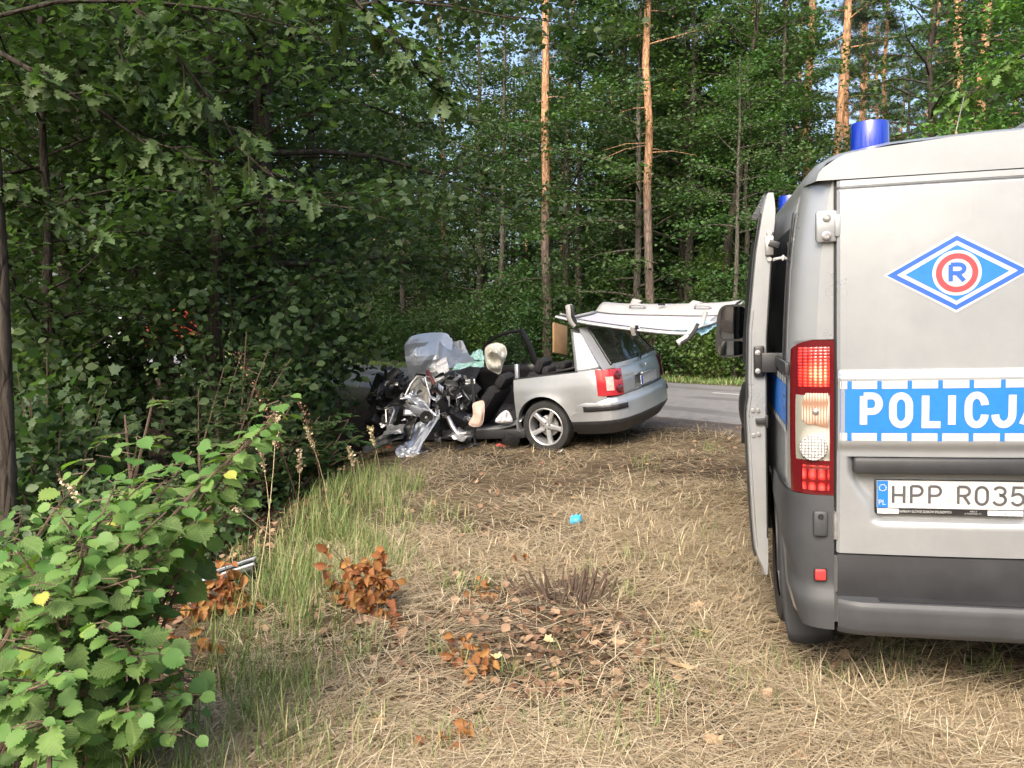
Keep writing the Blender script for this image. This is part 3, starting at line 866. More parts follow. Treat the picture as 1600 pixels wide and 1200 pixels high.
def build_bumper():
    for sgn in (-1, 1):
        mb = MB()
        def fn(u, v):
            z = .345 + (.886 - .345) * v
            if u < .62:
                x, y = corner_plan(u / .62); n = corner_norm(u / .62)
            else:
                x, y = -.978, .24 + (u - .62) / .38 * .36; n = Vector((-1, 0))
            out = .012 + .030 * (1 - sstep(.44, .53, z)) + .006 * math.sin(PI * v)
            x2, y2 = x + n.x * out, y + n.y * out
            if z < .66: x2 += (.66 - z) ** 1.5 * 1.05 * u ** 1.3
            zz = z + (.26 * (1 - v) * max(0, u - .30) / .70)
            return (-sgn * x2, y2, zz)
        mb.grid(fn, 26, 22)
        mb.grid(lambda u, v: (-sgn * (corner_plan(u)[0] + .02 * v), corner_plan(u)[1] + .03 * v - .011, .886), 14, 2)
        bp = mb.build('corner_bumper', M['grey_plastic'], van, 45)
        h = MB(); h.box((sgn * .862, -.028, .775), (.055, .036, .105), r=.012); hb = h.build('door_stop', M['grey_plastic'], bp, 40)
        h = MB(); h.lathe([(.004, .004), (.010, .004), (.011, 0)], 12, Matrix.Translation((sgn * .862, -.046, .805)) @ Matrix.Rotation(PI / 2, 4, 'X')); h.build('bolt', M['black'], hb)
        h = MB(); h.box((sgn * .862, -.032, .565), (.050, .014, .052), r=.006); h.build('reflector_frame', M['black'], bp, 40)
        h = MB(); h.box((sgn * .862, -.038, .565), (.042, .014, .044), r=.007); h.build('reflector', M['reflector'], bp, 40)
    # step across the rear
    mb = MB(); prof = [(-.005, .486), (-.060, .484), (-.098, .478), (-.108, .462), (-.108, .40), (-.100, .362), (-.085, .342), (-.01, .338)]
    def fs(u, v):
        x = -.80 + 1.6 * u; f = v * (len(prof) - 1); i = min(int(f), len(prof) - 2); t = f - i
        y = prof[i][0] + (prof[i + 1][0] - prof[i][0]) * t; z = prof[i][1] + (prof[i + 1][1] - prof[i][1]) * t
        k = 1 - .35 * max(0, (abs(x) - .70) / .10) ** 2
        return (x, y * k, z)
    mb.grid(fs, 40, 22)
    st = mb.build('rear_step', M['grey_plastic'], van, 40)
    for i in range(7):
        q = MB(); q.box((0, -.038 - i * .008, .4872), (1.30, .0035, .004)); q.build('tread', M['dark_plastic'], st)
build_bumper()

def build_sliding_door():
    outer = [(.354, -1.046), (.40, -1.062), (.462, -1.090), (.56, -1.100), (.74, -1.110), (.95, -1.120), (1.12, -1.127), (1.18, -1.124), (1.22, -1.116), (1.30, -1.118), (1.536, -1.113), (1.905, -1.078), (2.10, -1.046), (2.175, -1.026)]
    inner = [(.354, -1.022), (.42, -1.018), (1.0, -1.022), (1.5, -1.018), (1.9, -.992), (2.10, -.975), (2.175, -.985)]
    tb = lambda tab, z: lerp_tab(tab, z)
    mb = MB(); n = 40; y0, y1 = .60, 1.84
    zs = [.354 + 1.821 * i / n for i in range(n + 1)]
    def mk(u, v):
        z = zs[int(round(v * n))]
        ro = [0, .02, .05, 1.20, 1.24]
        y = y0 + ro[int(round(u * 4))]; x = tb(outer, z) + (.016 if u == 0 or u == 1 else (.003 if u in (.25,) else 0))
        return (x + .10 * (y - y0), y, z)
    mb.grid(mk, 5, n + 1)
    mb.grid(lambda u, v: (tb(inner, zs[int(round(v * n))]), y0 + 1.24 * u, zs[int(round(v * n))]), 2, n + 1)
    d_ = lambda u, v: (tb(outer, zs[int(round(v * n))]) + .016 + (tb(inner, zs[int(round(v * n))]) - tb(outer, zs[int(round(v * n))]) - .016) * u, y0, zs[int(round(v * n))])
    mb.grid(d_, 4, n + 1)
    for zz in (.354, 2.175):
        mb.grid(lambda u, v: (tb(outer, zz) + (tb(inner, zz) - tb(outer, zz)) * u, y0 + 1.24 * v, zz), 2, 3)
    d = mb.build('sliding_door', M['silver'], van, 40)
    # outer window and rubber edge
    w = MB(); w.grid(lambda u, v: (tb(outer, 1.38 + .58 * v) - .010 + .10 * u, .635 + 1.15 * u, 1.38 + .58 * v), 3, 6)
    w.grid(lambda u, v: (tb(outer, 1.38 + .58 * v) - .012 + .02 * u, .635, 1.38 + .58 * v), 2, 6); w.build('door_window', M['dark_glass'], d, 30)
    s = MB(); s.tube([(tb(outer, z) + .004, y0 - .001, z) for z in zs[2:-2]], .005, 6); s.build('door_rubber', M['dark_plastic'], d, 60)
    s = MB(); s.tube([(tb(outer, z) + .024, y0 - .001, z) for z in zs[3:-12]], .0035, 6); s.build('edge_fold', M['silver'], d, 60)
    s = MB(); s.tube([(tb(inner, z) - .002, y0 - .001, z) for z in zs[4:-4]], .004, 6); s.build('inner_seal', M['dark_plastic'], d, 60)
    lt = MB(); lt.box((-1.005, y0 - .01, 1.93), (.038, .03, .09), r=.006); la = lt.build('latch', M['steel'], d, 40)
    lt = MB(); lt.box((-.985, y0 - .025, 1.935), (.05, .02, .03), rot=(0, R(20), 0), r=.004); lt.build('latch_tongue', M['dark_plastic'], la, 40)
    for zz in (1.988, 1.868):
        q = MB(); q.lathe([(0, .008), (.011, .008), (.013, 0)], 10, Matrix.Translation((-1.005, y0 - .003, zz)) @ Matrix.Rotation(PI / 2, 4, 'X')); q.build('bolt', M['steel'], la, 40)
    # roller arm into the rail
    a = MB(); a.box((-1.055, y0 - .012, 1.39), (.050, .024, .15), r=.02); arm = a.build('roller_arm', M['black'], d, 40)
    a = MB(); a.box((-1.00, y0 - .030, 1.385), (.09, .03, .092), r=.005); a.build('arm_cover', M['dark_plastic'], arm, 40)
    for zz in (1.432, 1.345):
        q = MB(); q.lathe([(0, .010), (.012, .008), (.014, 0)], 10, Matrix.Translation((-1.062, y0 - .024, zz)) @ Matrix.Rotation(PI / 2, 4, 'X')); q.build('bolt', M['steel'], arm, 40)
    for xx, zz in ((-1.085, 1.155), (-1.060, 1.155), (-1.082, 1.035), (-1.058, 1.04)):
        q = MB(); q.lathe([(0, .008), (.008, .008), (.010, 0)], 10, Matrix.Translation((xx, y0 - .001, zz)) @ Matrix.Rotation(PI / 2, 4, 'X')); q.build('bolt', M['steel'], d, 40)
    lt = MB(); lt.box((-1.045, y0 - .008, 1.105), (.055, .022, .030), r=.006); lt.box((-1.022, y0 - .012, 1.105), (.012, .03, .06), r=.004); lt.build('lock', M['dark_plastic'], d, 40)
    # black outer handle bulge
    hb = MB(); hb.grid(lambda u, v: (tb(outer, 1.1) + .045 - .055 * math.sin(PI * u) ** .6 * math.sin(PI * v) ** .5, .85 + .24 * u, .985 + .30 * v), 10, 10)
    hb.build('handle_shell', M['black'], d, 50)
build_sliding_door()

def build_van_bits():
    # mirror
    mc = Vector((-1.085, 3.5, 1.455))
    mb = MB()
    def fm(u, v):
        a = 2 * PI * u; p = .5; ca, sa = math.cos(a), math.sin(a)
        x = .125 * math.copysign(abs(ca) ** p, ca); z = .215 * math.copysign(abs(sa) ** p, sa)
        x += .012 * (z / .2)
        k = [1, 1.0, .96, .8, .45, .02]; yy = [-.052, -.03, .02, .06, .085, .092]
        i = int(round(v * 5)); return (mc.x + x * k[i], mc.y + yy[i], mc.z + z * k[i])
    mb.grid(fm, 33, 6)
    mb.add([fm(i / 32, 0) for i in range(32)], [tuple(range(32))])
    mir = mb.build('wing_mirror', M['black'], van, 40)
    def pane(z0, z1, name):
        q = MB(); vs = []
        cz, hz, hx = (z0 + z1) / 2, (z1 - z0) / 2, .103
        for k in range(32):
            a = 2 * PI * k / 32; ca, sa = math.cos(a), math.sin(a)
            p = .42
            z = hz * math.copysign(abs(sa) ** p, sa); vs.append((mc.x + hx * math.copysign(abs(ca) ** p, ca) + .012 * (cz + z) / .2, mc.y - .056, mc.z + cz + z))
        q.add(vs, [tuple(range(32))]); q.v = [(a_, b_ + .0, c_) for a_, b_, c_ in q.v]
        return q.build(name, M['mirror'], mir)
    pane(-.065, .198, 'mirror_glass'); pane(-.196, -.082, 'blind_spot_glass')
    q = MB(); q.tube([(-1.0, 3.53, 1.40), (-.90, 3.55, 1.36)], .04, 8); q.build('mirror_arm', M['black'], mir, 50)
    # beacons
    for (bx, by, bz) in ((-.632, .25, 2.248), (-.745, 2.3, 2.222)):
        q = MB(); q.lathe([(.0, 0), (.082, 0), (.082, .012), (.078, .02), (.0, .02)], 28, Matrix.Translation((bx, by, bz)))
        be = q.build('beacon', M['dark_plastic'], van, 40)
        q = MB(); q.lathe([(.078, .02), (.0785, .03), (.0745, .034), (.0735, .128), (.070, .138), (.05, .143), (0, .144)], 32, Matrix.Translation((bx, by, bz)))
        q.build('beacon_dome', M['beacon_blue'], be, 30)
    # aerial
    q = MB(); q.tube([(-.18, .75, 2.28), (-.175, .74, 2.42), (-.155, .70, 2.56)], [.003, .0025, .002], 6); q.lathe([(0, 0), (.018, 0), (.012, .02), (0, .025)], 10, Matrix.Translation((-.18, .75, 2.28)))
    q.build('aerial', M['steel'], van)
    q = MB(); q.box((.0, .16, 2.30), (.24, .18, .035), r=.015); q.build('roof_vent', M['silver'], van, 40)
    q = MB(); q.tube([(-.995, .50, 1.86), (-.955, .52, 1.868)], .007, 8); q.box((-.935, .51, 1.866), (.045, .02, .028), r=.006); q.build('window_catch', M['white_decal'], van, 40)
    # mud flaps, wheels
    for sgn in (-1, 1):
        q = MB(); q.grid(lambda u, v: (sgn * (.735 + .245 * u - (.04 * u * (1 - v) ** 3)), .60 - .05 * math.sin(PI * u * .5) - .10 * (1 - v), .075 + .03 * (1 - math.cos((u - .45) * 2.0)) * (1 - v) + .60 * v), 12, 14)
        q.build('mud_flap', M['dark_plastic'], van, 40, solid=.008)
        for wy in (.98, 4.02):
            cxw = sgn * (.84 if wy < 2 else .78)
            Mx = Matrix.Translation((cxw, wy, .33 if wy < 2 else .33)) @ Matrix.Rotation(PI / 2, 4, 'Y')
            q = MB(); q.lathe([(.20, -.10), (.26, -.11), (.315, -.105), (.335, -.08), (.338, 0), (.335, .08), (.315, .105), (.26, .11), (.20, .10)], 36, Mx)
            wh = q.build('wheel', M['rubber'], van, 40)
            q = MB(); q.lathe([(.20, -.09), (.19, .03), (.10, .05), (.08, .09), (0, .09)], 28, Mx) ; q.lathe([(.20, .09), (.19, .03), (.10, .05), (.08, .09), (0, .09)], 28, Mx); q.build('rim', M['steel'], wh, 40)
            q = MB(); q.grid(lambda u, v: (sgn * (.72 + .26 * v), wy + .40 * math.cos(PI * u), .38 + .40 * math.sin(PI * u)), 14, 3); q.build('wheel_arch', M['black'], van, 50)
    q = MB(); q.tube([(-.8, .98, .33), (.8, .98, .33)], .05, 10); q.box((.25, 1.2, .33), (.12, 1.6, .1)); q.box((-.25, 1.2, .33), (.12, 1.6, .1)); q.build('axle', M['black'], van, 40)
build_van_bits()
# ------------------------------------------------------------------ wrecked estate car
car = empty('wrecked_car', 'silver estate car with its roof cut off and its front crushed', 'car')
CAR_M = Matrix.Translation((.87, 10.67, .185)) @ Matrix.Rotation(R(149.5), 4, 'Z') @ Matrix.Rotation(R(5.0), 4, 'Y') @ Matrix.Rotation(R(-6.0), 4, 'X')
car.matrix_world = CAR_M
CAR_I = CAR_M.inverted()
def carw(mb):                        # world coordinates -> the car's own
    mb.v = [tuple(CAR_I @ Vector(p)) for p in mb.v]; return mb
CS = [(.18, .80), (.30, .845), (.45, .868), (.62, .878), (.78, .870), (.93, .835), (1.43, .60)]
def cy(z): return lerp_tab(CS, z)

def ray_poly(c, ang, poly):
    d = Vector((math.cos(ang), math.sin(ang))); best = None
    for a, b in zip(poly, poly[1:]):
        a, b = Vector(a), Vector(b); e = b - a
        den = d.x * e.y - d.y * e.x
        if abs(den) < 1e-9: continue
        w = a - c; t = (w.x * e.y - w.y * e.x) / den; u = (w.x * d.y - w.y * d.x) / den
        if t > 0 and -1e-4 <= u <= 1.0001 and (best is None or t < best): best = t
    return c + d * (best or .5)

def car_shell():
    wc = Vector((0, .33))
    poly = [(.10, .19), (.37, .20), (.37, .92), (-.79, .965), (-.86, .55), (-.37, .44)]
    for sgn in (1, -1):
        mb = MB(); nt = 60; nr = 9
        def fn(u, v):
            a = R(-20) + (R(170) - R(-20)) * u
            i = wc + Vector((math.cos(a), math.sin(a))) * .365
            o = ray_poly(wc, a, poly)
            if (o - wc).length < .38: o = wc + Vector((math.cos(a), math.sin(a))) * .40
            p = i.lerp(o, v)
            y = cy(p.y) + .022 * math.exp(-((p - wc).length - .365) / .07) - max(0, -p.x - .72) ** 1.5 * .9
            return (p.x, sgn * y, p.y)
        mb.grid(fn, nt, nr)
        mb.grid(lambda u, v: tuple(Vector(fn(u, 0)) + Vector((0, -sgn * .09 * v, 0))), nt, 2)          # arch return
        mb.grid(lambda u, v: (.37, sgn * (cy(.2 + .72 * v) - .05 * u), .2 + .72 * v), 2, 12)           # cut front edge
        mb.build('rear_wing', M['car_silver'], car, 40)
        # chrome belt line
        b = MB(); b.tube([(.37, sgn * (cy(.92) + .004), .922), (-.20, sgn * (cy(.94) - .0), .944), (-.50, sgn * (cy(.95) - .002), .955)], .008, 6)
        b.build('belt_trim', M['dark_plastic'], car, 60)
        # rear pillar
        P = [(-.47, .935), (-.79, .965), (-.60, 1.44), (-.36, 1.45)]
        mb = MB()
        mb.grid(lambda u, v: (lambda x, z: (x, sgn * (cy(z) - .004 - .10 * u * u), z))(
            (P[0][0] + (P[3][0] - P[0][0]) * v) * (1 - u) + (P[1][0] + (P[2][0] - P[1][0]) * v) * u,
            (P[0][1] + (P[3][1] - P[0][1]) * v) * (1 - u) + (P[1][1] + (P[2][1] - P[1][1]) * v) * u), 8, 10)
        mb.build('rear_pillar', M['car_silver'], car, 50, solid=.05)
        # boot side window remnant
        w = MB(); w.grid(lambda u, v: (.02 - .50 * u + .14 * v * u, sgn * (cy(.95 + .45 * v) - .03), .95 + .46 * v), 3, 6)
        if sgn < 0: w.build('side_window', M['thin_glass'], car)
        # tail lamp
        plan = [(-.745, .850), (-.82, .838), (-.885, .81), (-.935, .765), (-.965, .70), (-.978, .63)]
        def pl(u):
            f = u * (len(plan) - 1); i = min(int(f), len(plan) - 2); t = f - i
            return plan[i][0] + (plan[i + 1][0] - plan[i][0]) * t, plan[i][1] + (plan[i + 1][1] - plan[i][1]) * t
        def lamp(name, m, u0, u1, z0, z1, out, par):
            q = MB()
            def fl(a, b):
                u = u0 + (u1 - u0) * a; z = z0 + (z1 - z0) * b; x, y = pl(u)
                k = .62 - .62 * u
                x2 = x - .002 * out + .12 * max(0, z - .80) ; 
                return (x2 - out * (.3 + u), sgn * (y + .012 + out * (1 - u) + (cy(z) - .86) * .6), z + .02 * (1 - u))
            q.grid(fl, 12, 8); return q.build(name, m, par, 50)
        L = lamp('tail_lamp', M['car_lamp'], 0, 1, .640, .945, .002, car)
        lamp('lamp_window', M['car_lamp_grey'], .30, .56, .70, .86, .005, L)
        for zc in (.715, .865):
            x, y = pl(.74); q = MB(); q.lathe([(0, .012), (.03, .010), (.052, .004), (.058, 0)], 20, Matrix.Translation((x - .006 + .12 * max(0, zc - .8), sgn * (y + .004), zc)) @ Matrix.Rotation(sgn * R(-22), 4, 'Z') @ Matrix.Rotation(-PI / 2, 4, 'Y'))
            q.build('round_lens', M['red_lens_dark'], L, 40)
    # tailgate
    mb = MB()
    def tg(u, v):
        y = -.64 + 1.28 * u; z = .60 + .40 * v
        y *= 1.09; x = -1.0 + .05 * (y / .64) ** 2 + .13 * max(0, z - .80) - .012 * math.sin(PI * v)
        x += .020 * (abs(y) < .30) * (.66 < z < .80)
        return (x, y * (1.0 if z < .95 else .98), z)
    mb.grid(tg, 41, 24)
    t = mb.build('tailgate', M['car_silver'], car, 35)
    def gl(u, v, off=0):
        y = (2 * u - 1) * (.765 - .155 * v); z = .985 + .445 * v
        return (-.965 + .30 * v + .12 * (2 * u - 1) ** 4 - off, y, z)
    fr = MB()
    rim = [(0, 0), (1, 0), (1, 1), (0, 1)]
    fr.grid(lambda u, v: gl(-.04 + .09 * u, -.06 + 1.12 * v, .004), 3, 12); fr.grid(lambda u, v: gl(.95 + .09 * u, -.06 + 1.12 * v, .004), 3, 12)
    fr.grid(lambda u, v: gl(.05 + .90 * u, -.07 + .11 * v, .004), 20, 3); fr.grid(lambda u, v: gl(.05 + .90 * u, .96 + .10 * v, .004), 20, 3)
    fr.build('tailgate_frame', M['car_silver'], t, 50)
    g1 = MB(); g1.grid(lambda u, v: gl(.04 + .92 * u, .03 + .94 * v, .002), 16, 8); g1.build('rear_window', glass('car_rear_glass', (.010, .013, .012), .03, .72), t, 50)
    s = MB(); s.tube([gl(.03, .03, .012), gl(.03, .97, .012), gl(.97, .97, .012), gl(.97, .03, .012), gl(.03, .03, .012)], .012, 6); s.build('window_rubber', M['black'], t, 60)
    w = MB(); w.tube([gl(.55, -.01, .03), gl(.5, .06, .035), gl(.12, .13, .03)], .009, 6); w.build('rear_wiper', M['black'], t, 60)
    # plate under the handle, badge, letters
    p = MB(); p.box((-1.035, -.03, .735), (.012, .52, .115), r=.004); pl_ = p.build('number_plate', M['plate'], t)
    p = MB(); p.box((-1.043, .208, .735), (.004, .042, .105)); p.build('plate_euro_band', M['deep_blue'], pl_)
    q = MB(); q.lathe([(0, .012), (.028, .012), (.034, .008), (.036, 0)], 20, Matrix.Translation((-1.035, 0, .90)) @ Matrix.Rotation(-PI / 2, 4, 'Y')); q.build('badge', M['steel'], t, 40)
    q = MB()
    for i in range(6): q.box((-1.013, .56 - .035 * i, .845), (.006, .022, .030), r=.002)
    q.build('badge_lettering', M['steel'], t)
    q = MB(); q.box((-1.045, 0, .815), (.03, .42, .03), r=.008); q.build('tailgate_handle', M['car_silver'], t, 40)
    # bumper
    bp = [(-.365, .872), (-.58, .886), (-.76, .880), (-.875, .850), (-.955, .79), (-1.015, .68), (-1.065, .42), (-1.08, 0)]
    bp = bp + [(x, -y) for x, y in reversed(bp[:-1])]
    def bpl(u):
        f = u * (len(bp) - 1); i = min(int(f), len(bp) - 2); t_ = f - i
        t2 = t_
        return bp[i][0] + (bp[i + 1][0] - bp[i][0]) * t2, bp[i][1] + (bp[i + 1][1] - bp[i][1]) * t2
    def bum(mb, u0, u1, z0, z1, out0, nu, nv):
        def fb(a, b):
            u = u0 + (u1 - u0) * a; z = z0 + (z1 - z0) * b; x, y = bpl(u)
            c = Vector((-.3, 0)); d = (Vector((x, y)) - Vector((-.4, y * .4))); d = d.normalized() if d.length > 0 else Vector((-1, 0))
            k = out0 - .05 * max(0, (z - .55) / .09) ** 2 * (z > .55) - .10 * max(0, (.34 - z) / .12)
            return (x + d.x * k, y + d.y * k, z)
        mb.grid(fb, nu, nv)
    mb = MB(); bum(mb, 0, 1, .37, .635, 0, 70, 12)
    b = mb.build('rear_bumper', M['car_silver'], car, 45)
    mb = MB(); bum(mb, 0, 1, .20, .372, -.004, 70, 8); mb.build('bumper_valance', M['dark_plastic'], b, 45)
    for (u0, u1) in ((.06, .36), (.64, .94)):
        mb = MB(); bum(mb, u0, u1, .485, .545, .013, 26, 4); mb.build('bumper_strip', M['black'], b, 45, solid=.012)
    # leaf dirt on the bumper ledge, floor, sills, underside
    mb = MB(); mb.box((.75, 0, .26), (3.1, 1.5, .06)); mb.box((-.55, 0, .42), (.9, 1.3, .06)); mb.box((.05, 0, .33), (.16, 1.3, .12)); mb.build('floor_pan', M['black'], car)
    for sgn in (1, -1):
        mb = MB(); mb.box((1.15, sgn * .80, .245), (1.7, .10, .13), r=.03); mb.build('sill', M['dark_plastic'], car, 40)
        mb = MB(); mb.grid(lambda u, v: (.34 + .72 * u, sgn * (.845 - .10 * v), .315 + .05 * v * (1 - u) + .09 * (1 - u) ** 4), 10, 4); mb.build('sill_plate', M['car_silver'], car, 40, solid=.02)
    # wheels
    for sgn in (1, -1):
        Mx = Matrix.Translation((0, sgn * .755, .317)) @ Matrix.Rotation(-sgn * PI / 2, 4, 'X')
        q = MB(); q.lathe([(.232, -.10), (.27, -.108), (.305, -.10), (.316, -.07), (.318, 0), (.316, .07), (.305, .10), (.27, .108), (.238, .104), (.228, .085), (.228, -.08)], 48, Mx, closed=True)
        wh = q.build('wheel', M['rubber'], car, 35)
        q = MB(); q.lathe([(.232, .098), (.224, .102), (.212, .094), (.206, .03), (.206, -.08)], 48, Mx)
        q.lathe([(0, .075), (.020, .077), (.030, .072), (.055, .070), (.062, .05), (.062, .0), (0, 0)], 30, Mx)
        for k in range(5):
            a0 = 2 * PI * k / 5 + PI / 2 + .1; ca, sa = math.cos(a0), math.sin(a0)
            rr = [.045, .09, .14, .18, .214]; ww = [.034, .029, .027, .029, .035]; zz = [.072, .078, .082, .086, .090]
            vs, fs = [], []
            for i in range(5):
                for (s_, dz) in ((-1, -.014), (-.55, 0), (.55, 0), (1, -.014), (1, -.05), (-1, -.05)):
                    x, y = rr[i], ww[i] * s_
                    vs.append(Mx @ Vector((x * ca - y * sa, x * sa + y * ca, zz[i] + dz)))
            for i in range(4):
                for j in range(6): fs.append((i * 6 + j, i * 6 + (j + 1) % 6, i * 6 + 6 + (j + 1) % 6, i * 6 + 6 + j))
            q.add(vs, fs)
        rim = q.build('rim', M['alloy'], wh, 40)
        for k in range(5):
            a0 = 2 * PI * (k + .5) / 5 + PI / 2 + .1
            q = MB(); q.lathe([(0, .012), (.008, .012), (.009, 0)], 8, Mx @ Matrix.Translation((.040 * math.cos(a0), .040 * math.sin(a0), .066))); q.build('wheel_bolt', M['black'], rim)
        q = MB(); q.lathe([(.0, .01), (.13, .01), (.13, -.01), (0, -.01)], 28, Mx); q.build('brake_disc', M['steel'], wh, 40)
        q = MB(); q.grid(lambda u, v: (.385 * math.cos(PI * u), sgn * (.56 + .27 * v), .33 + .385 * math.sin(PI * u)), 16, 3); q.build('wheel_housing', M['black'], car, 50)
car_shell()

def car_interior():
    cd = M['cloth_dark']
    def seat(x0, y0, back, name='front_seat', tilt=0):
        z0 = .30; s = MB(); s.box((x0, y0, z0), (.54, .50, .17), rot=(0, R(-9), 0), r=.06); st = s.build(name, cd, car, 40)
        s = MB(); L = .60
        ct = Vector((x0 - .25 - math.sin(back) * L / 2, y0, z0 + .04 + math.cos(back) * L / 2))
        s.box(ct, (.16, .48, L), rot=(0, -back, 0), r=.06)
        for sd in (-1, 1): s.box(ct + Vector((.05, sd * .20, -.04)), (.13, .11, L * .8), rot=(0, -back, 0), r=.045)
        s.build('backrest', cd, st, 40)
        s = MB(); hc = Vector((x0 - .25 - math.sin(back) * (L + .10), y0, z0 + .04 + math.cos(back) * (L + .10))); s.box(hc, (.13, .30, .20), rot=(0, -back, 0), r=.05); s.build('headrest', cd, st, 40)
        return st
    seat(1.50, .36, R(42)); seat(1.20, -.38, R(30))
    s = MB(); s.box((.50, 0, .36), (.50, 1.36, .18), rot=(0, R(-6), 0), r=.06); bench = s.build('rear_seat', cd, car, 40)
    for y in (.42, -.05, -.45):
        s = MB(); s.box((.18, y, .66), (.15, .42, .54), rot=(0, R(-18), 0), r=.05); s.build('backrest', cd, bench, 40)
        s = MB(); s.box((.09, y, .955), (.10, .26, .12), rot=(0, R(-18), 0), r=.045); s.build('headrest', cd, bench, 40)
    s = MB(); s.box((-.20, .1, .93), (.55, 1.25, .03), rot=(R(3), R(8), 0), r=.01); s.build('parcel_cover', M['black'], car, 40)
    # cut pillar stub beside the rear wing
    s = MB(); s.box((.33, .80, .98), (.05, .05, .24), rot=(R(8), 0, 0), r=.01); s.build('pillar_stub', M['bare'], car, 40)
    # far side doors
    d = MB()
    d.grid(lambda u, v: (2.0 - 1.06 * u, -.80 - .06 * math.sin(PI * v * .8), .28 + .66 * v), 8, 8)
    fd = d.build('front_door', M['black'], car, 40, solid=.06)
    d = MB(); arch = [(2.0, -.80, .95), (1.88, -.775, 1.10), (1.70, -.74, 1.27), (1.50, -.70, 1.37), (1.25, -.665, 1.425), (1.02, -.65, 1.43)]
    d.tube(arch, .024, 8); d.tube([(1.02, -.65, 1.43), (.97, -.72, 1.2), (.94, -.80, .94)], .045, 8); d.build('window_frame', M['black'], fd, 50)
    d = MB(); d.add([(2.0, -.80, .95), (1.88, -.775, 1.10), (1.70, -.74, 1.27), (1.50, -.70, 1.37), (1.25, -.665, 1.425), (1.02, -.65, 1.43), (.96, -.79, .95)], [(0, 1, 2, 3, 4, 5, 6)])
    d.build('door_window', glass('door_glass', (.02, .03, .028), .03, .28), fd)
    d = MB(); d.box((1.95, -.90, .99), (.10, .16, .12), rot=(0, 0, R(10)), r=.04); mi = d.build('door_mirror', M['car_silver'], fd, 40)
    d = MB(); d.grid(lambda u, v: (.93 - .56 * u, -.82 - .05 * math.sin(PI * v * .8), .28 + .65 * v), 6, 6); d.build('rear_door', M['black'], car, 40, solid=.05)
    # dashboard and steering column
    d = MB(); d.box((2.02, .02, .80), (.38, 1.34, .20), rot=(R(-6), R(14), R(8)), r=.07); d.box((2.0, .40, .68), (.25, .5, .30), rot=(R(14), R(-18), 0), r=.05); d.box((1.95, -.05, .58), (.26, .30, .40), rot=(R(6), R(12), R(12)), r=.04)
    db = d.build('dashboard', M['black'], car, 40)
    d = MB(); d.box((1.85, .22, .75), (.04, .30, .12), rot=(0, R(20), R(10)), r=.012); d.build('instrument_panel', M['dark_plastic'], db, 40)
    d = MB(); d.lathe([(.17, -.014), (.184, 0), (.17, .014), (.156, 0)], 26, Matrix.Translation((1.72, .34, .78)) @ Matrix.Rotation(R(60), 4, 'Y'), closed=True); d.tube([(1.95, .34, .70), (1.72, .34, .78)], .03, 8); d.build('steering_wheel', M['black'], db, 50)
    b = MB(); b.tube([(1.0, .80, .98), (.99, .84, .6), (1.05, .865, .22), (1.02, .87, .05)], .022, 6); b.build('seat_belt', M['dark_plastic'], car, 50)
car_interior()

def crumple(name, m, corners, n, amp, fold, seed, parent, solid=.006, freq=2.2, flat=True, world=True, smooth=None, nz=1.0, bulge=0., rc=0.):
    """sheet between four corners, thrown into sharp folds"""
    A, B, C, D = [Vector(c) for c in corners]
    nrm = (B - A).cross(D - A).normalized()
    r_ = random.Random(seed); planes = []
    for k in range(fold):
        ang = r_.uniform(0, PI); planes.append((math.cos(ang), math.sin(ang), r_.uniform(.15, .85), r_.uniform(-1, 1)))
    mb = MB()
    def fn(u, v):
        p = A * (1 - u) * (1 - v) + B * u * (1 - v) + C * u * v + D * (1 - u) * v
        h = 0
        for (ca, sa, o, k) in planes: h += k * abs((u - .5) * ca + (v - .5) * sa - (o - .5)) * 1.3
        h += nz * 1.1 * mnoise.noise((u * freq + seed, v * freq, seed * .3)) + nz * .45 * mnoise.noise((u * freq * 2.7, v * freq * 2.7 + seed, 1.7))
        p = p.lerp((A + B + C + D) / 4, rc * abs((2 * u - 1) * (2 * v - 1)) ** 3); h += bulge / amp * math.sin(PI * u) * math.sin(PI * v)
        e = Vector((mnoise.noise((u * 5, v * 5, seed + 9)), mnoise.noise((u * 5 + 7, v * 5, seed + 3)), mnoise.noise((u * 5, v * 5 + 4, seed + 5)))) * amp * .35
        return p + nrm * h * amp + e * nz
    mb.grid(fn, n, n)
    if world and parent is not None: carw(mb)
    return mb.build(name, m, parent, smooth if smooth is not None else (None if flat else 30), solid=solid)

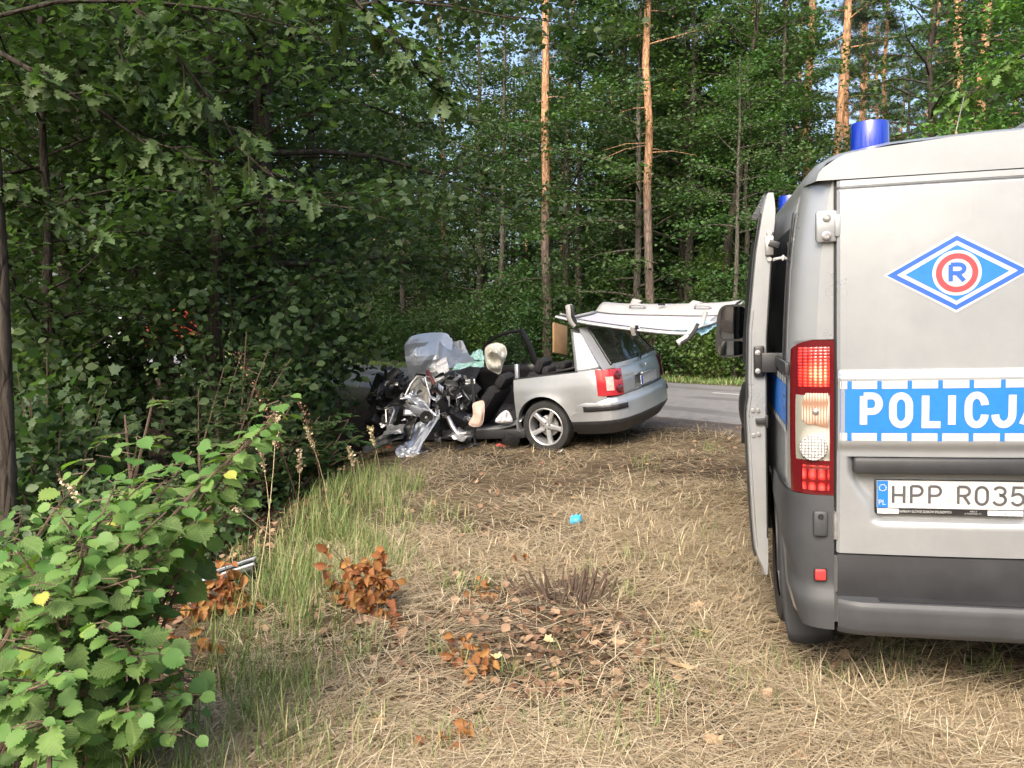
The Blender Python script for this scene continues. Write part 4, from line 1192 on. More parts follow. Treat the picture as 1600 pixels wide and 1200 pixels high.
def car_front():
    # bonnet folded up in front of the dashboard
    bo = crumple('bonnet', M['car_silver'], [at(642, 602, 11.6), at(628, 522, 11.45), at(712, 518, 11.9), at(698, 598, 11.6)], 13, .13, 6, 3, car, nz=.22, bulge=-.06, rc=.22)
    crumple('bonnet_fold', M['car_silver'], [at(688, 590, 11.4), at(686, 527, 11.9), at(722, 540, 12.0), at(742, 573, 11.6)], 10, .09, 5, 8, bo, nz=.25)
    crumple('bonnet_flap', M['whitecloth'], [at(676, 573, 11.1), at(697, 558, 11.1), at(702, 578, 11.0), at(690, 588, 11.0)], 8, .03, 3, 18, bo)
    ws = crumple('windscreen', M['tealglass'], [at(700, 583, 11.2), at(722, 560, 11.6), at(760, 548, 11.7), at(756, 572, 11.2)], 18, .05, 4, 5, car)
    crumple('windscreen_shard', M['tealglass'], [at(735, 560, 11.3), at(741, 546, 11.5), at(752, 545, 11.5), at(757, 560, 11.3)], 10, .04, 3, 15, ws)
    crumple('scuttle', M['black'], [at(694, 582, 11.0), at(716, 574, 11.3), at(752, 573, 11.2), at(742, 596, 10.9)], 12, .03, 2, 25, car, smooth=30)
    # engine block with its ancillaries
    eb = None
    rr = random.Random(4)
    c0 = at(612, 618, 11.7)
    mb = MB(); mb.box(c0, (.50, .55, .48), rot=(.2, .3, .5), r=.05); mb.box(at(640, 650, 11.3), (.5, .4, .5), rot=(.5, .1, .2), r=.04); carw(mb); eb = mb.build('engine', M['black'], car, 40)
    for (px, py, dy, sx, sy, sz) in ((592, 640, 11.5, .22, .18, .16), (612, 592, 11.5, .34, .16, .14), (628, 604, 11.35, .20, .16, .22), (600, 612, 11.35, .24, .12, .18), (588, 662, 11.3, .26, .20, .14), (620, 638, 11.15, .22, .14, .22), (640, 640, 11.05, .20, .12, .26), (606, 656, 11.1, .20, .10, .12),
                                  (645, 610, 11.2, .2, .2, .2), (694, 640, 11.0, .28, .2, .34), (715, 655, 10.9, .3, .2, .25), (705, 615, 11.0, .3, .2, .2), (728, 630, 11.0, .25, .2, .3), (735, 605, 11.05, .25, .15, .2)):
        mb = MB(); mb.box(at(px, py, dy), (sx, sy, sz), rot=(rr.uniform(-.8, .8), rr.uniform(-.8, .8), rr.uniform(-.8, .8)), r=.025); carw(mb)
        mb.build('engine_part', M[rr.choice(['black', 'black', 'dark_plastic'])], eb, 40)
    for k in range(16):
        px, py, dy = rr.uniform(590, 650), rr.uniform(585, 665), rr.uniform(11.0, 11.4)
        pts = [at(px, py, dy)]
        for j in range(5):
            px += rr.uniform(-13, 13); py += rr.uniform(-11, 11); pts.append(at(px, py, dy + rr.uniform(-.08, .08)))
        mb = MB(); mb.tube(pts, rr.uniform(.010, .024), 7); carw(mb); mb.build('hose', M[rr.choice(['black', 'rubber', 'dark_plastic', 'steel'])], eb, 60)
    for k in range(20):
        px, py, dy = rr.uniform(675, 745), rr.uniform(590, 660), rr.uniform(10.7, 10.95)
        pts = [at(px, py, dy)]
        for j in range(4):
            px += rr.uniform(-12, 12); py += rr.uniform(-12, 12); pts.append(at(px, py, dy + rr.uniform(-.06, .06)))
        mb = MB(); mb.tube(pts, rr.uniform(.006, .016), 6); carw(mb); mb.build('wire_loom', M[rr.choice(['black', 'dark_plastic', 'steel', 'bare', 'black'])], eb, 60)
    for k in range(16):
        px, py, dy = rr.uniform(585, 650), rr.uniform(580, 668), rr.uniform(11.0, 11.3)
        q = crumple('torn_scrap', M[rr.choice(['black', 'black', 'dark_plastic', 'steel'])], [at(px, py, dy), at(px + rr.uniform(10, 22), py + rr.uniform(-9, 9), dy), at(px + rr.uniform(9, 20), py + rr.uniform(9, 18), dy + .1), at(px - 4, py + rr.uniform(8, 16), dy)], 6, .05, 2, 100 + k, eb)
    mb = MB(); mb.tube([at(668, 580, 10.9), at(674, 592, 10.8), at(680, 604, 10.75), at(683, 614, 10.75)], .026, 8); carw(mb); mb.build('red_hose', M['orange_rust'], eb, 60)
    # crushed inner wing and its strut tower
    iw = crumple('inner_wing', plain('dusty_inner_metal', (.30, .29, .27), .6, .2, .35, 12), [at(636, 632, 10.9), at(652, 590, 11.1), at(676, 592, 11.0), at(672, 642, 10.7)], 14, .06, 4, 31, car)
    mb = MB(); mb.tube([at(633, 618, 10.75), at(642, 600, 10.8), at(652, 588, 10.85), at(662, 589, 10.8)], [.014, .02, .02, .014], 7); mb.tube([at(664, 590, 10.7), at(672, 618, 10.6), at(670, 640, 10.6)], .014, 7); carw(mb); mb.build('wing_edge', M['steel'], iw, 60)
    crumple('wing_flange', M['bare'], [at(630, 618, 10.6), at(641, 612, 10.65), at(671, 632, 10.5), at(666, 640, 10.45)], 10, .03, 2, 33, iw)
    crumple('silver_scrap', M['bare'], [at(686, 598, 10.7), at(694, 604, 10.7), at(690, 622, 10.6), at(681, 630, 10.6)], 8, .03, 2, 36, iw)
    crumple('silver_scrap', M['steel'], [at(696, 598, 10.7), at(702, 612, 10.7), at(708, 618, 10.6), at(700, 606, 10.6)], 6, .02, 2, 37, iw)
    # near front door, burst open and folded down to the ground, seen from inside
    dm = M['bare']
    fd = crumple('front_door', dm, [at(630, 650, 10.45), at(634, 630, 10.55), at(664, 632, 10.45), at(684, 650, 10.35)], 14, .035, 3, 41, car, smooth=25)
    tag(fd, 'burst front door bent down to the ground')
    crumple('door_skin', dm, [at(656, 662, 10.3), at(688, 646, 10.3), at(652, 712, 9.95), at(622, 700, 10.0)], 16, .035, 3, 43, fd, smooth=22)
    crumple('door_skin', dm, [at(618, 706, 9.95), at(634, 690, 10.0), at(652, 712, 9.9), at(626, 724, 9.85)], 12, .05, 4, 47, fd)
    for off in (0, 9):
        mb = MB(); mb.tube([at(683 - off + 3, 640 + off * .4, 10.22), at(686 - off, 651, 10.2), at(668 - off, 680, 10.02), at(647 - off, 711 - off * .2, 9.86)], [.008, .010, .009, .007], 6); carw(mb); mb.build('door_flange', M['bare'], fd, 60)
    mb = MB(); mb.box(at(651, 641, 10.35), (.16, .02, .10), rot=(.2, .3, -.2), r=.01); mb.box(at(656, 636, 10.36), (.08, .02, .09), rot=(.2, .3, .5), r=.01); carw(mb); mb.build('white_bracket', M['bare'], fd, 40)
    sp = at(666, 652, 10.16); Mx = Matrix.Translation(sp) @ (-ray(666, 652)).to_track_quat('Z', 'Y').to_matrix().to_4x4() @ Matrix.Rotation(R(14), 4, 'X')
    mb = MB(); mb.lathe([(0, .025), (.022, .022), (.030, .010), (.062, .022), (.078, .02), (.083, 0)], 26, Mx); carw(mb); s = mb.build('speaker', M['black'], fd, 40)
    mb = MB(); mb.lathe([(0, .034), (.016, .030), (.022, .020)], 14, Mx); carw(mb); mb.build('speaker_cone', M['steel'], s, 40)
    # black trim and bumper skin thrown forward into the ditch
    crumple('door_trim', M['black'], [at(574, 692, 10.1), at(628, 664, 10.2), at(652, 652, 10.1), at(640, 684, 9.9)], 14, .04, 3, 51, fd, smooth=30)
    crumple('bumper_skin', M['dark_plastic'], [at(566, 712, 9.9), at(570, 690, 10.2), at(636, 666, 10.1), at(632, 690, 9.8)], 16, .05, 3, 55, car, smooth=30)
    crumple('wing_scrap', M['steel'], [at(598, 684, 9.9), at(606, 668, 10.1), at(634, 664, 10.0), at(628, 678, 9.8)], 8, .03, 2, 57, car)
    q = crumple('mirror_shell', M['black'], [at(596, 662, 10.6), at(600, 636, 10.7), at(622, 634, 10.7), at(614, 664, 10.5)], 8, .03, 2, 61, car)
    mb = MB(); mb.tube([at(604, 660, 10.4), at(603, 640, 10.45), at(614, 636, 10.45), at(616, 642, 10.4), at(609, 662, 10.36), at(604, 660, 10.4)], .012, 6); carw(mb); mb.build('mirror_rim', M['steel'], q, 60)
    # sill bent downwards at the front, rods, dangling bits
    mb = MB(); mb.tube([at(700, 652, 10.4), at(708, 668, 10.3), at(716, 680, 10.25), at(730, 676, 10.2)], [.03, .035, .03, .02], 7); carw(mb); mb.build('bent_strut', M['steel'], car, 60)
    crumple('torn_floor', M['dark_plastic'], [at(686, 680, 10.3), at(706, 668, 10.5), at(740, 676, 10.4), at(730, 690, 10.2)], 10, .05, 3, 66, car)
    crumple('torn_floor', M['steel'], [at(700, 680, 10.25), at(716, 672, 10.35), at(738, 680, 10.2), at(720, 688, 10.1)], 8, .03, 3, 67, car)
    mb = MB(); mb.box(at(798, 688, 10.05), (.20, .10, .12), rot=(.2, .3, .4), r=.02); carw(mb); mb.build('hanging_box', M['black'], car, 40)
car_front()
def torn_metal():
    rr = random.Random(99)
    host = empty_part = [o for o in car.children if o.name.startswith('engine')][0]
    zones = [((590, 645), (585, 690), 10.95, ['black', 'dark_plastic', 'steel']), ((625, 690), (590, 700), 10.55, ['bare', 'steel', 'bare', 'black', 'dark_plastic', 'black']), ((680, 750), (585, 680), 10.55, ['black', 'steel', 'dark_plastic', 'black', 'bare'])]
    for (xr, yr, dep, ms) in zones:
        for k in range(17):
            px, py = rr.uniform(*xr), rr.uniform(*yr); d = dep + rr.uniform(-.15, .25) - (py - 640) * .003; L = rr.uniform(3, 11); a = rr.uniform(0, PI); w = rr.uniform(1.5, 5)
            ca, sa = math.cos(a), math.sin(a)
            c = [at(px + ca * L * i - sa * w * j, py + sa * L * i + ca * w * j, d + rr.uniform(-.05, .05)) for i, j in ((-1, -1), (1, -.6), (.8, 1), (-1.1, .7))]
            crumple('metal_shard', M[rr.choice(ms)], c, 4, .022, 1, 300 + k, host, .004)
torn_metal()

def soft_sheet(name, m, pts, thick, seed, label, cat, amp=.03):
    """closed soft lump following a pixel outline at one depth: airbag, cloths"""
    c = sum((Vector(p) for p in pts), Vector()) / len(pts)
    mb = MB(); n = len(pts); vd = Vector((0, -1, 0.1)).normalized()
    nr = 10
    def shell(s):
        def fn(u, v):
            f = u * n; i = int(f) % n; t = f - int(f)
            q0, q1, q2, q3 = [Vector(pts[(i + k) % n]) for k in (-1, 0, 1, 2)]
            e = .5 * (2 * q1 + (q2 - q0) * t + (2 * q0 - 5 * q1 + 4 * q2 - q3) * t * t + (3 * q1 - q0 - 3 * q2 + q3) * t ** 3)
            p = c.lerp(e, v)
            h = math.sqrt(max(0, 1 - v ** 2.2)) * thick * s
            h += s * amp * (mnoise.noise((p.x * 9 + seed, p.z * 9, seed)) + .7 * abs(mnoise.noise((p.x * 17, p.z * 6 + seed, seed)))) * (1 - v ** 3)
            return p + vd * h
        return fn
    mb.grid(shell(1), n * 5 + 1, nr); mb.grid(shell(-1), n * 5 + 1, nr)
    o = mb.build(name, m, None, 60)
    bmx = bmesh.new(); bmx.from_mesh(o.data); bmesh.ops.remove_doubles(bmx, verts=bmx.verts[:], dist=.0015); bmx.to_mesh(o.data); bmx.free()
    if label: tag(o, label, cat)
    return o
def W2(lst, y): return [at(px, py, y) for px, py in lst]
ab = soft_sheet('airbag', M['airbag'], W2([(757, 548), (762, 539), (775, 535), (788, 539), (792, 552), (786, 570), (781, 584), (768, 580), (760, 572)], 11.15), .085, 2, None, None, .17)
ab.parent = car; ab.matrix_parent_inverse = CAR_I
soft_sheet('cloth', M['pinkcloth'], W2([(738, 632), (746, 627), (756, 627), (757, 646), (753, 664), (741, 667), (732, 662), (739, 648)], 10.25), .03, 4, 'peach coloured cloth draped over the side of the black front car seat', 'cloth', .055)
soft_sheet('cloth', M['whitecloth'], W2([(774, 660), (778, 650), (789, 641), (796, 644), (801, 659), (790, 662)], 10.15), .06, 6, 'crumpled white cloth lying on the car sill in front of the rear seat', 'cloth', .09)
bd = MB(); bd.box(at(875, 530, 10.9), (.30, .03, .40), rot=(R(-8), R(10), R(50)), r=.004); o = bd.build('tan_board', M['card'], None, 30)
tag(o, 'tan board standing upright in the open load space of the silver car', 'board')

# ------------------------------------------------------------------ the cut-off roof lying upside down on the tailgate
def car_roof():
    A, B, C, D = at(868, 507, 9.9), at(1078, 534, 9.15), at(1151, 489, 10.2), at(941, 490, 11.0)
    o0 = (A + B + C + D) / 4
    rf = empty('car_roof', 'cut-off car roof lying upside down on the tailgate, pale lining upwards', 'car roof', o0)
    nrm = (B - A).cross(D - A).normalized()
    if nrm.z < 0: nrm = -nrm
    def P(u, v, h=0):
        p = A * (1 - u) * (1 - v) + B * u * (1 - v) + C * u * v + D * (1 - u) * v
        return p + nrm * h - o0
    dish = lambda u, v: .085 * (abs(2 * v - 1) ** 3) + .035 * (abs(2 * u - 1) ** 4) + .006 * mnoise.noise((u * 3, v * 3, 0))
    s = MB(); s.grid(lambda u, v: P(u, v, dish(u, v) - .016), 30, 20); s.build('roof_skin', M['car_silver'], rf, 40, solid=.012)
    s = MB(); s.grid(lambda u, v: P(.04 + .88 * u, .05 + .72 * v, dish(.04 + .88 * u, .05 + .72 * v) + .004 + .006 * math.sin(PI * u) * math.sin(PI * v)), 24, 16); s.build('headliner', M['headliner'], rf, 40)
    # pale far side rail trim with grab handles
    s = MB(); s.grid(lambda u, v: P(.02 + .99 * u, .78 + .26 * v, dish(u, .8 + .2 * v) + .012 + .05 * math.sin(PI * v) + .02 * v), 26, 8); tr = s.build('rail_trim', M['trim_beige'], rf, 40, solid=.01)
    for u0 in (.32, .80):
        q = MB(); q.tube([P(u0 - .06, .86, .10), P(u0 - .05, .83, .14), P(u0, .82, .15), P(u0 + .05, .83, .14), P(u0 + .06, .86, .10)], .014, 7); q.build('grab_handle', M['trim_beige'], tr, 60)
    q = MB(); q.box(P(.50, .85, .145), (.09, .03, .02), rot=(.3, 0, .2), r=.005); q.build('clip', M['dark_plastic'], tr)
    # stubs of the far pillars
    for (u, v, h, du) in ((.26, 1.0, .09, .02), (.70, 1.0, .05, .03)):
        q = MB(); q.grid(lambda a, b: P(u - .05 + .07 * a + du * b, v + .02 * b, .10 + h * b - .03 * a * b), 3, 4); q.build('pillar_stub', M['trim_beige'], rf, 40, solid=.03)
    # near edge: rain gutter, black rubber and the bent pillar stubs
    q = MB(); q.tube([P(u / 20, -.01, dish(u / 20, 0) - .026) for u in range(21)], .015, 8); q.build('side_rail', M['car_silver'], rf, 50)
    for (a, b_) in ((.16, .56), (.64, .97)):
        q = MB(); q.tube([P(a + (b_ - a) * k / 12, .015, dish(a + (b_ - a) * k / 12, 0) - .012) for k in range(13)], .016, 7); q.build('door_rubber', M['black'], rf, 60)
    def stub(pts, name='pillar_stub', w=.07, m='trim_beige', m2='black'):
        q = MB(); n = len(pts)
        q.tube(pts, [w * .55] * n, 8); o = q.build(name, M[m], rf, 50)
        q = MB(); q.tube([p + Vector((.03, -.03, .0)) for p in pts], [w * .30] * n, 7); q.build('pillar_rubber', M[m2], o, 50)
    stub([P(.16, .0, .02), P(.135, -.01, .06), P(.118, -.02, .12), P(.112, -.02, .20), P(.10, -.01, .25)], w=.085)
    stub([P(.60, .02, .00), P(.595, .0, .06), P(.60, -.01, .10)], w=.07)
    stub([P(.93, -.04, -.02), P(.975, -.01, .04), P(.995, .03, .12), P(1.0, .06, .18)], w=.07)
    q = MB(); q.tube([P(.985, .26, .04), P(.985, .28, .14), P(.99, .30, .24)], .028, 8); q.build('pillar_stub', M['trim_beige'], rf, 50)
    gsh = MB()
    def gf(u, v):
        p = P(.84 + .20 * u, .10 + .36 * v, .04 + .05 * mnoise.noise((u * 4, v * 5, 3)) + .05 * math.sin(PI * u)); return p
    gsh.grid(gf, 14, 14); gsh.build('broken_glass', plain('blue_green_glass', (.36, .58, .66), .15, 0, .35, 18, .6), rf, None)
    q = MB(); q.grid(lambda u, v: P(.97 + .07 * u, .12 + .9 * v, .01 + .07 * u + .06 * (2 * v - 1) ** 2), 5, 12); q.build('rear_rail', M['trim_beige'], rf, 40, solid=.012)
    q = MB(); q.grid(lambda u, v: P(.015 + .03 * u, .03 + .7 * v, dish(0, .03 + .7 * v) + .01), 3, 10); q.build('front_edge', M['trim_beige'], rf, 40, solid=.02)
car_roof()
# ------------------------------------------------------------------ leaves
def T_(half, mids):
    return half, mids
def make_tmpl(kind):
    if kind == 'diamond':
        v = [(0, 0, 0), (.36, .45, .07), (0, 1, -.03), (-.36, .45, .07)]; f = [(0, 1, 2), (0, 2, 3)]
    elif kind == 'oval':
        v = [(0, 0, 0), (.27, .22, .05), (.38, .52, .08), (.20, .82, .02), (0, 1, -.08), (-.20, .82, .02), (-.38, .52, .08), (-.27, .22, .05), (0, .5, 0)]
        f = [(8, i, i + 1) for i in range(7)] + [(8, 7, 0)]
    elif kind == 'oak':
        h = [(.22, .20), (.09, .30), (.33, .44), (.13, .54), (.35, .68), (.15, .76), (.20, .92)]
        v = [(0, 0, 0), (0, .3, 0), (0, .53, 0), (0, .76, 0), (0, 1, -.06)] + [(x, y, .18 * x) for x, y in h] + [(-x, y, .18 * x) for x, y in h]
        f = []
        for o, s in ((5, 1), (12, -1)):
            T1, S1, T2, S2, T3, S3, T4 = range(o, o + 7)
            q = [(0, T1, S1), (0, S1, 1), (S1, T2, S2), (1, S1, S2), (1, S2, 2), (S2, T3, S3), (2, S2, S3), (2, S3, 3), (S3, T4, 4), (3, S3, 4)]
            f += q if s > 0 else [(a, c, b) for a, b, c in q]
    elif kind == 'hazel':
        h = [(.14, -.05), (.31, .00), (.32, .08), (.45, .15), (.41, .25), (.52, .36), (.45, .44), (.53, .57), (.43, .61), (.46, .74), (.34, .75), (.33, .88), (.22, .86), (.17, .98), (.09, .95)]
        v = [(0, 0, 0), (0, .35, -.01), (0, .7, -.015), (0, 1.16, -.12)] + [(x, y, .17 * x - .10 * (y - .4) ** 2 + (.03 if i % 2 else -.01)) for i, (x, y) in enumerate(h)] + [(-x, y, .17 * x - .10 * (y - .4) ** 2 + (.03 if i % 2 == 0 else -.01)) for i, (x, y) in enumerate(h)]
        f = []
        for o, s in ((4, 1), (19, -1)):
            r_ = list(range(o, o + 15))
            q = [(0, r_[k], r_[k + 1]) for k in range(4)] + [(0, r_[4], 1)] + [(1, r_[k], r_[k + 1]) for k in range(4, 8)] + [(1, r_[8], 2)] + [(2, r_[k], r_[k + 1]) for k in range(8, 14)] + [(2, r_[14], 3)]
            f += q if s > 0 else [(a, c, b) for a, b, c in q]
    elif kind == 'maple':
        pts = [(0, 0), (.22, .02), (.42, -.02), (.36, .18), (.56, .42), (.30, .46), (.27, .62), (.10, .70), (0, 1.02)]
        v = [(0, .35, 0)] + [(x, y, .12 * abs(x)) for x, y in pts] + [(-x, y, .12 * abs(x)) for x, y in reversed(pts[1:-1])]
        n = len(v) - 1; f = [(0, i + 1, (i + 1) % n + 1) for i in range(n)]
    elif kind == 'needle':
        v = [(-.06, 0, 0), (.06, 0, 0), (0, 1, 0)]; f = [(0, 1, 2)]
    return np.array(v, float), np.array(f, int)
TM = {k: make_tmpl(k) for k in ('diamond', 'oval', 'oak', 'hazel', 'maple', 'needle')}

def unit(a):
    return a / np.maximum(np.linalg.norm(a, axis=-1, keepdims=True), 1e-9)
def leaves_arrays(tm, P, N, D, S):
    V, F = TM[tm]; n = len(P)
    N = unit(N); D = unit(D - N * np.sum(D * N, -1, keepdims=True)); X = np.cross(D, N)
    out = P[:, None, :] + S[:, None, None] * (V[None, :, 0:1] * X[:, None, :] + V[None, :, 1:2] * D[:, None, :] + V[None, :, 2:3] * N[:, None, :])
    Fo = F[None] + (np.arange(n) * len(V))[:, None, None]
    return out.reshape(-1, 3), Fo.reshape(-1, 3)
def leaf_dirs(n, up=1.0, spread=.7, droop=.25, r=rng):
    N = np.stack([r.normal(0, spread, n), r.normal(0, spread, n), np.full(n, up)], -1)
    a = r.uniform(0, 2 * PI, n)
    D = np.stack([np.cos(a), np.sin(a), r.normal(-droop, .35, n)], -1)
    return N, D

class Tree:
    """grows tubes and leaf positions round an origin at the trunk's foot"""
    def __init__(s, seed): s.r = np.random.default_rng(seed); s.rd = random.Random(seed); s.tr = MB(); s.P = []
    def tube(s, pts, rad, n): s.tr.tube(pts, rad, n, caps=False)
    def limb(s, p0, az, el, L, r0, depth, nsub, sub_len, cl, cs, droop=.25, n=5):
        pts = [Vector(p0)]; rd = s.rd; k = 5
        d = Vector((math.cos(az) * math.cos(el), math.sin(az) * math.cos(el), math.sin(el)))
        for i in range(k):
            d = (d + Vector((rd.gauss(0, .12), rd.gauss(0, .12), rd.gauss(0, .08) - droop * .12 * i))).normalized()
            pts.append(pts[-1] + d * L / k)
        s.tube(pts, [r0 * (1 - .82 * i / k) for i in range(k + 1)], n)
        if depth > 0:
            for j in range(nsub):
                t = .28 + .68 * (j + rd.random()) / nsub; f = t * k; i = min(int(f), k - 1)
                p = pts[i].lerp(pts[i + 1], f - i)
                s.limb(p, az + rd.choice((-1, 1)) * rd.uniform(.4, 1.15), el * .4 + rd.uniform(-.2, .3), sub_len * L * rd.uniform(.7, 1.25) * (1.1 - .5 * t), r0 * .38 * (1 - .5 * t), depth - 1, max(2, nsub - 1), sub_len, cl, cs, droop, max(3, n - 1))
        if depth <= 1:
            for i in range(2 if depth else 1, k + 1):
                for q in range(cl):
                    c = pts[i].lerp(pts[i - 1], rd.random())
                    s.P.append((c.x + rd.gauss(0, cs), c.y + rd.gauss(0, cs), c.z + rd.gauss(0, cs * .45)))
    def trunk(s, H, r0, lean=(0, 0), wob=.06, n=10, k=9, taper=.75):
        pts, rad = [], []
        for i in range(k + 1):
            t = i / k
            pts.append(Vector((lean[0] * t * H + s.rd.gauss(0, wob) * min(1, t * 3), lean[1] * t * H + s.rd.gauss(0, wob) * min(1, t * 3), H * t - .15 * (i == 0))))
            rad.append(r0 * (1 - taper * t) * (1.28 if i == 0 else 1))
        s.tube(pts, rad, n); s.tp, s.tr_r = pts, rad
        return pts
    def on_trunk(s, t):
        k = len(s.tp) - 1; f = min(.999, t) * k; i = int(f)
        return s.tp[i].lerp(s.tp[i + 1], f - i), s.tr_r[i]
    def meshes(s, name, bark, tm, lm, size, up=1.0, spread=.7, droop=.25, nmax=None):
        t = MB(); me_t = None
        mb = s.tr
        me_t = bpy.data.meshes.new('trunk'); me_t.from_pydata([tuple(p) for p in mb.v], [], mb.f); me_t.materials.append(bark)
        me_t.polygons.foreach_set('use_smooth', [True] * len(me_t.polygons)); me_t.update()
        P = np.array(s.P)
        if nmax and len(P) > nmax: P = P[s.r.permutation(len(P))[:nmax]]
        N, D = leaf_dirs(len(P), up, spread, droop, s.r)
        S = size * s.r.uniform(.65, 1.25, len(P))
        V, F = leaves_arrays(tm, P, N, D, S)
        return me_t, raw_mesh('crown', V, F, lm)

def broadleaf(seed, H, r0, crown0, cr, nl, bark, tm, lm, size, cl=4, cs=.22, lean=(0, 0), nsub=4, sub=.5, droop=.3, el=(.15, .6), low_len=.8, nmax=None, depth=1, spread=.7):
    t = Tree(seed); t.trunk(H, r0, lean)
    for i in range(nl):
        f = crown0 + (.97 - crown0) * (i + .5) / nl
        p, rr = t.on_trunk(f)
        prof = low_len + (1 - low_len) * math.sin(PI * min(1, (f - crown0) / (1 - crown0) * 1.2)) if f < .6 else max(.3, 1.25 - .95 * (f - crown0) / (1 - crown0))
        az = i * 2.399 + t.rd.uniform(-.5, .5)
        t.limb(p, az, t.rd.uniform(*el) + .5 * max(0, f - .6), cr * prof * t.rd.uniform(.75, 1.15), max(.012, rr * .36), depth, nsub, sub, cl, cs, droop)
    return t.meshes('x', bark, tm, lm, size, nmax=nmax, spread=spread)

def pine(seed, H, r0, crown0, cr, nl, lean=(0, 0), dense=1.0, stubs=14):
    t = Tree(seed); t.trunk(H, r0, lean, .05, 9, 10, .55)
    rd = t.rd
    for i in range(stubs):
        p, rr = t.on_trunk(rd.uniform(.12, crown0)); a = rd.uniform(0, 2 * PI); L = rd.choice((.15, .25, .4, .9, 1.5))
        q = p + Vector((math.cos(a) * L, math.sin(a) * L, -.18 * L)); t.tube([p, p.lerp(q, .5) + Vector((0, 0, .06 * L)), q], [.02, .014, .006], 4)
    for i in range(nl):
        f = crown0 + (.98 - crown0) * (i + .5) / nl; p, rr = t.on_trunk(f)
        t.limb(p, i * 2.399 + rd.uniform(-.4, .4), rd.uniform(-.05, .45), cr * max(.35, 1.1 - .8 * (f - crown0) / (1 - crown0)) * rd.uniform(.7, 1.2), rr * .28, 1, 4, .4, 3, .13, .1, 4)
    mb = t.tr
    me_t = bpy.data.meshes.new('trunk'); me_t.from_pydata([tuple(p) for p in mb.v], [], mb.f); me_t.materials.append(M['bark_pine'])
    me_t.polygons.foreach_set('use_smooth', [True] * len(me_t.polygons)); me_t.update()
    P = np.array(t.P); k = int(9 * dense)
    P = np.repeat(P, k, 0) + t.r.normal(0, .035, (len(P) * k, 3))
    n = len(P); D = unit(t.r.normal(0, 1, (n, 3)) + np.array([0, 0, .35])); N = unit(t.r.normal(0, 1, (n, 3)))
    V, F = leaves_arrays('needle', P, N, D, t.r.uniform(.13, .24, n))
    return me_t, raw_mesh('crown', V, F, M['lf_pine'])

def bush_mesh(seed, H, W, nst, tm, lm, size, per=55, bark='stem', cs=.16, up=.8, spread=.8):
    t = Tree(seed); rd = t.rd
    for i in range(nst):
        a = rd.uniform(0, 2 * PI); rr = W * math.sqrt(rd.random()) * .55
        h = H * rd.uniform(.55, 1.05) * (1 - .35 * (rr / W))
        base = Vector((rr * .4 * math.cos(a), rr * .4 * math.sin(a), -.08)); tip = Vector((rr * 1.6 * math.cos(a + rd.uniform(-.4, .4)), rr * 1.6 * math.sin(a), h))
        mid = base.lerp(tip, .55) + Vector((0, 0, h * .12))
        t.tube([base, base.lerp(mid, .5), mid, tip], [.016, .013, .009, .003], 4)
        for q in range(per):
            u = rd.uniform(.12, 1.03); p = base.lerp(mid, u / .55) if u < .55 else mid.lerp(tip, (u - .55) / .45)
            s_ = cs * (1.25 - .5 * u); t.P.append((p.x + rd.gauss(0, s_), p.y + rd.gauss(0, s_), max(.02, p.z + rd.gauss(0, s_ * .7))))
    mb = t.tr; me_t = bpy.data.meshes.new('stems'); me_t.from_pydata([tuple(p) for p in mb.v], [], mb.f); me_t.materials.append(M[bark]); me_t.update()
    P = np.array(t.P); N, D = leaf_dirs(len(P), up, spread, .2, t.r)
    V, F = leaves_arrays(tm, P, N, D, size * t.r.uniform(.6, 1.25, len(P)))
    return me_t, raw_mesh('foliage', V, F, lm)

def place(name, cat, label, group, meshes, x, y, rz=0., s=1., pn=('trunk', 'crown'), tilt=0, z=None, sz=None):
    o = empty(name, label, cat, (x, y, (g(x, y) if z is None else z) - .03), group)
    o.rotation_euler = (tilt, 0, rz); o.scale = (s, s, sz or s)
    for nm, me in zip(pn, meshes): link(nm, me, o)
    return o
def px2x(px, y): return (px - 800) / FPX * y * 1.0 * (1 / 1.0)

# ------------------------------------------------------------------ prototypes
PR = {}
PR['pine'] = [pine(101 + i, H, r0, c0, cr, nl, stubs=st) for i, (H, r0, c0, cr, nl, st) in enumerate(((21, .17, .60, 2.2, 24, 16), (19, .15, .52, 2.0, 26, 18), (23, .19, .66, 2.4, 22, 22), (20, .14, .45, 1.8, 28, 12)))]
PR['far_oak'] = [broadleaf(201 + i, H, r0, c0, cr, nl, M['bark_grey'], 'diamond', lm, sz, cl=10, cs=.27, nsub=5, el=(-.05, .5), nmax=27000) for i, (H, r0, c0, cr, nl, lm, sz) in enumerate((
    (13, .15, .14, 3.4, 34, M['lf_mid'], .15), (15, .17, .20, 3.6, 34, M['lf_oak'], .15), (11, .12, .08, 3.0, 32, M['lf_mid'], .14), (16, .18, .25, 3.8, 36, M['lf_dark'], .15), (9, .08, .06, 2.4, 28, M['lf_light'], .13)))]
PR['far_bush'] = [bush_mesh(301 + i, H, W, n, 'diamond', lm, sz, per, cs=.26) for i, (H, W, n, lm, sz, per) in enumerate((
    (2.4, 1.5, 34, M['lf_mid'], .13, 90), (1.8, 1.3, 30, M['lf_light'], .12, 90), (3.4, 1.7, 40, M['lf_mid'], .14, 95), (2.8, 1.6, 36, M['lf_oak'], .13, 95)))]

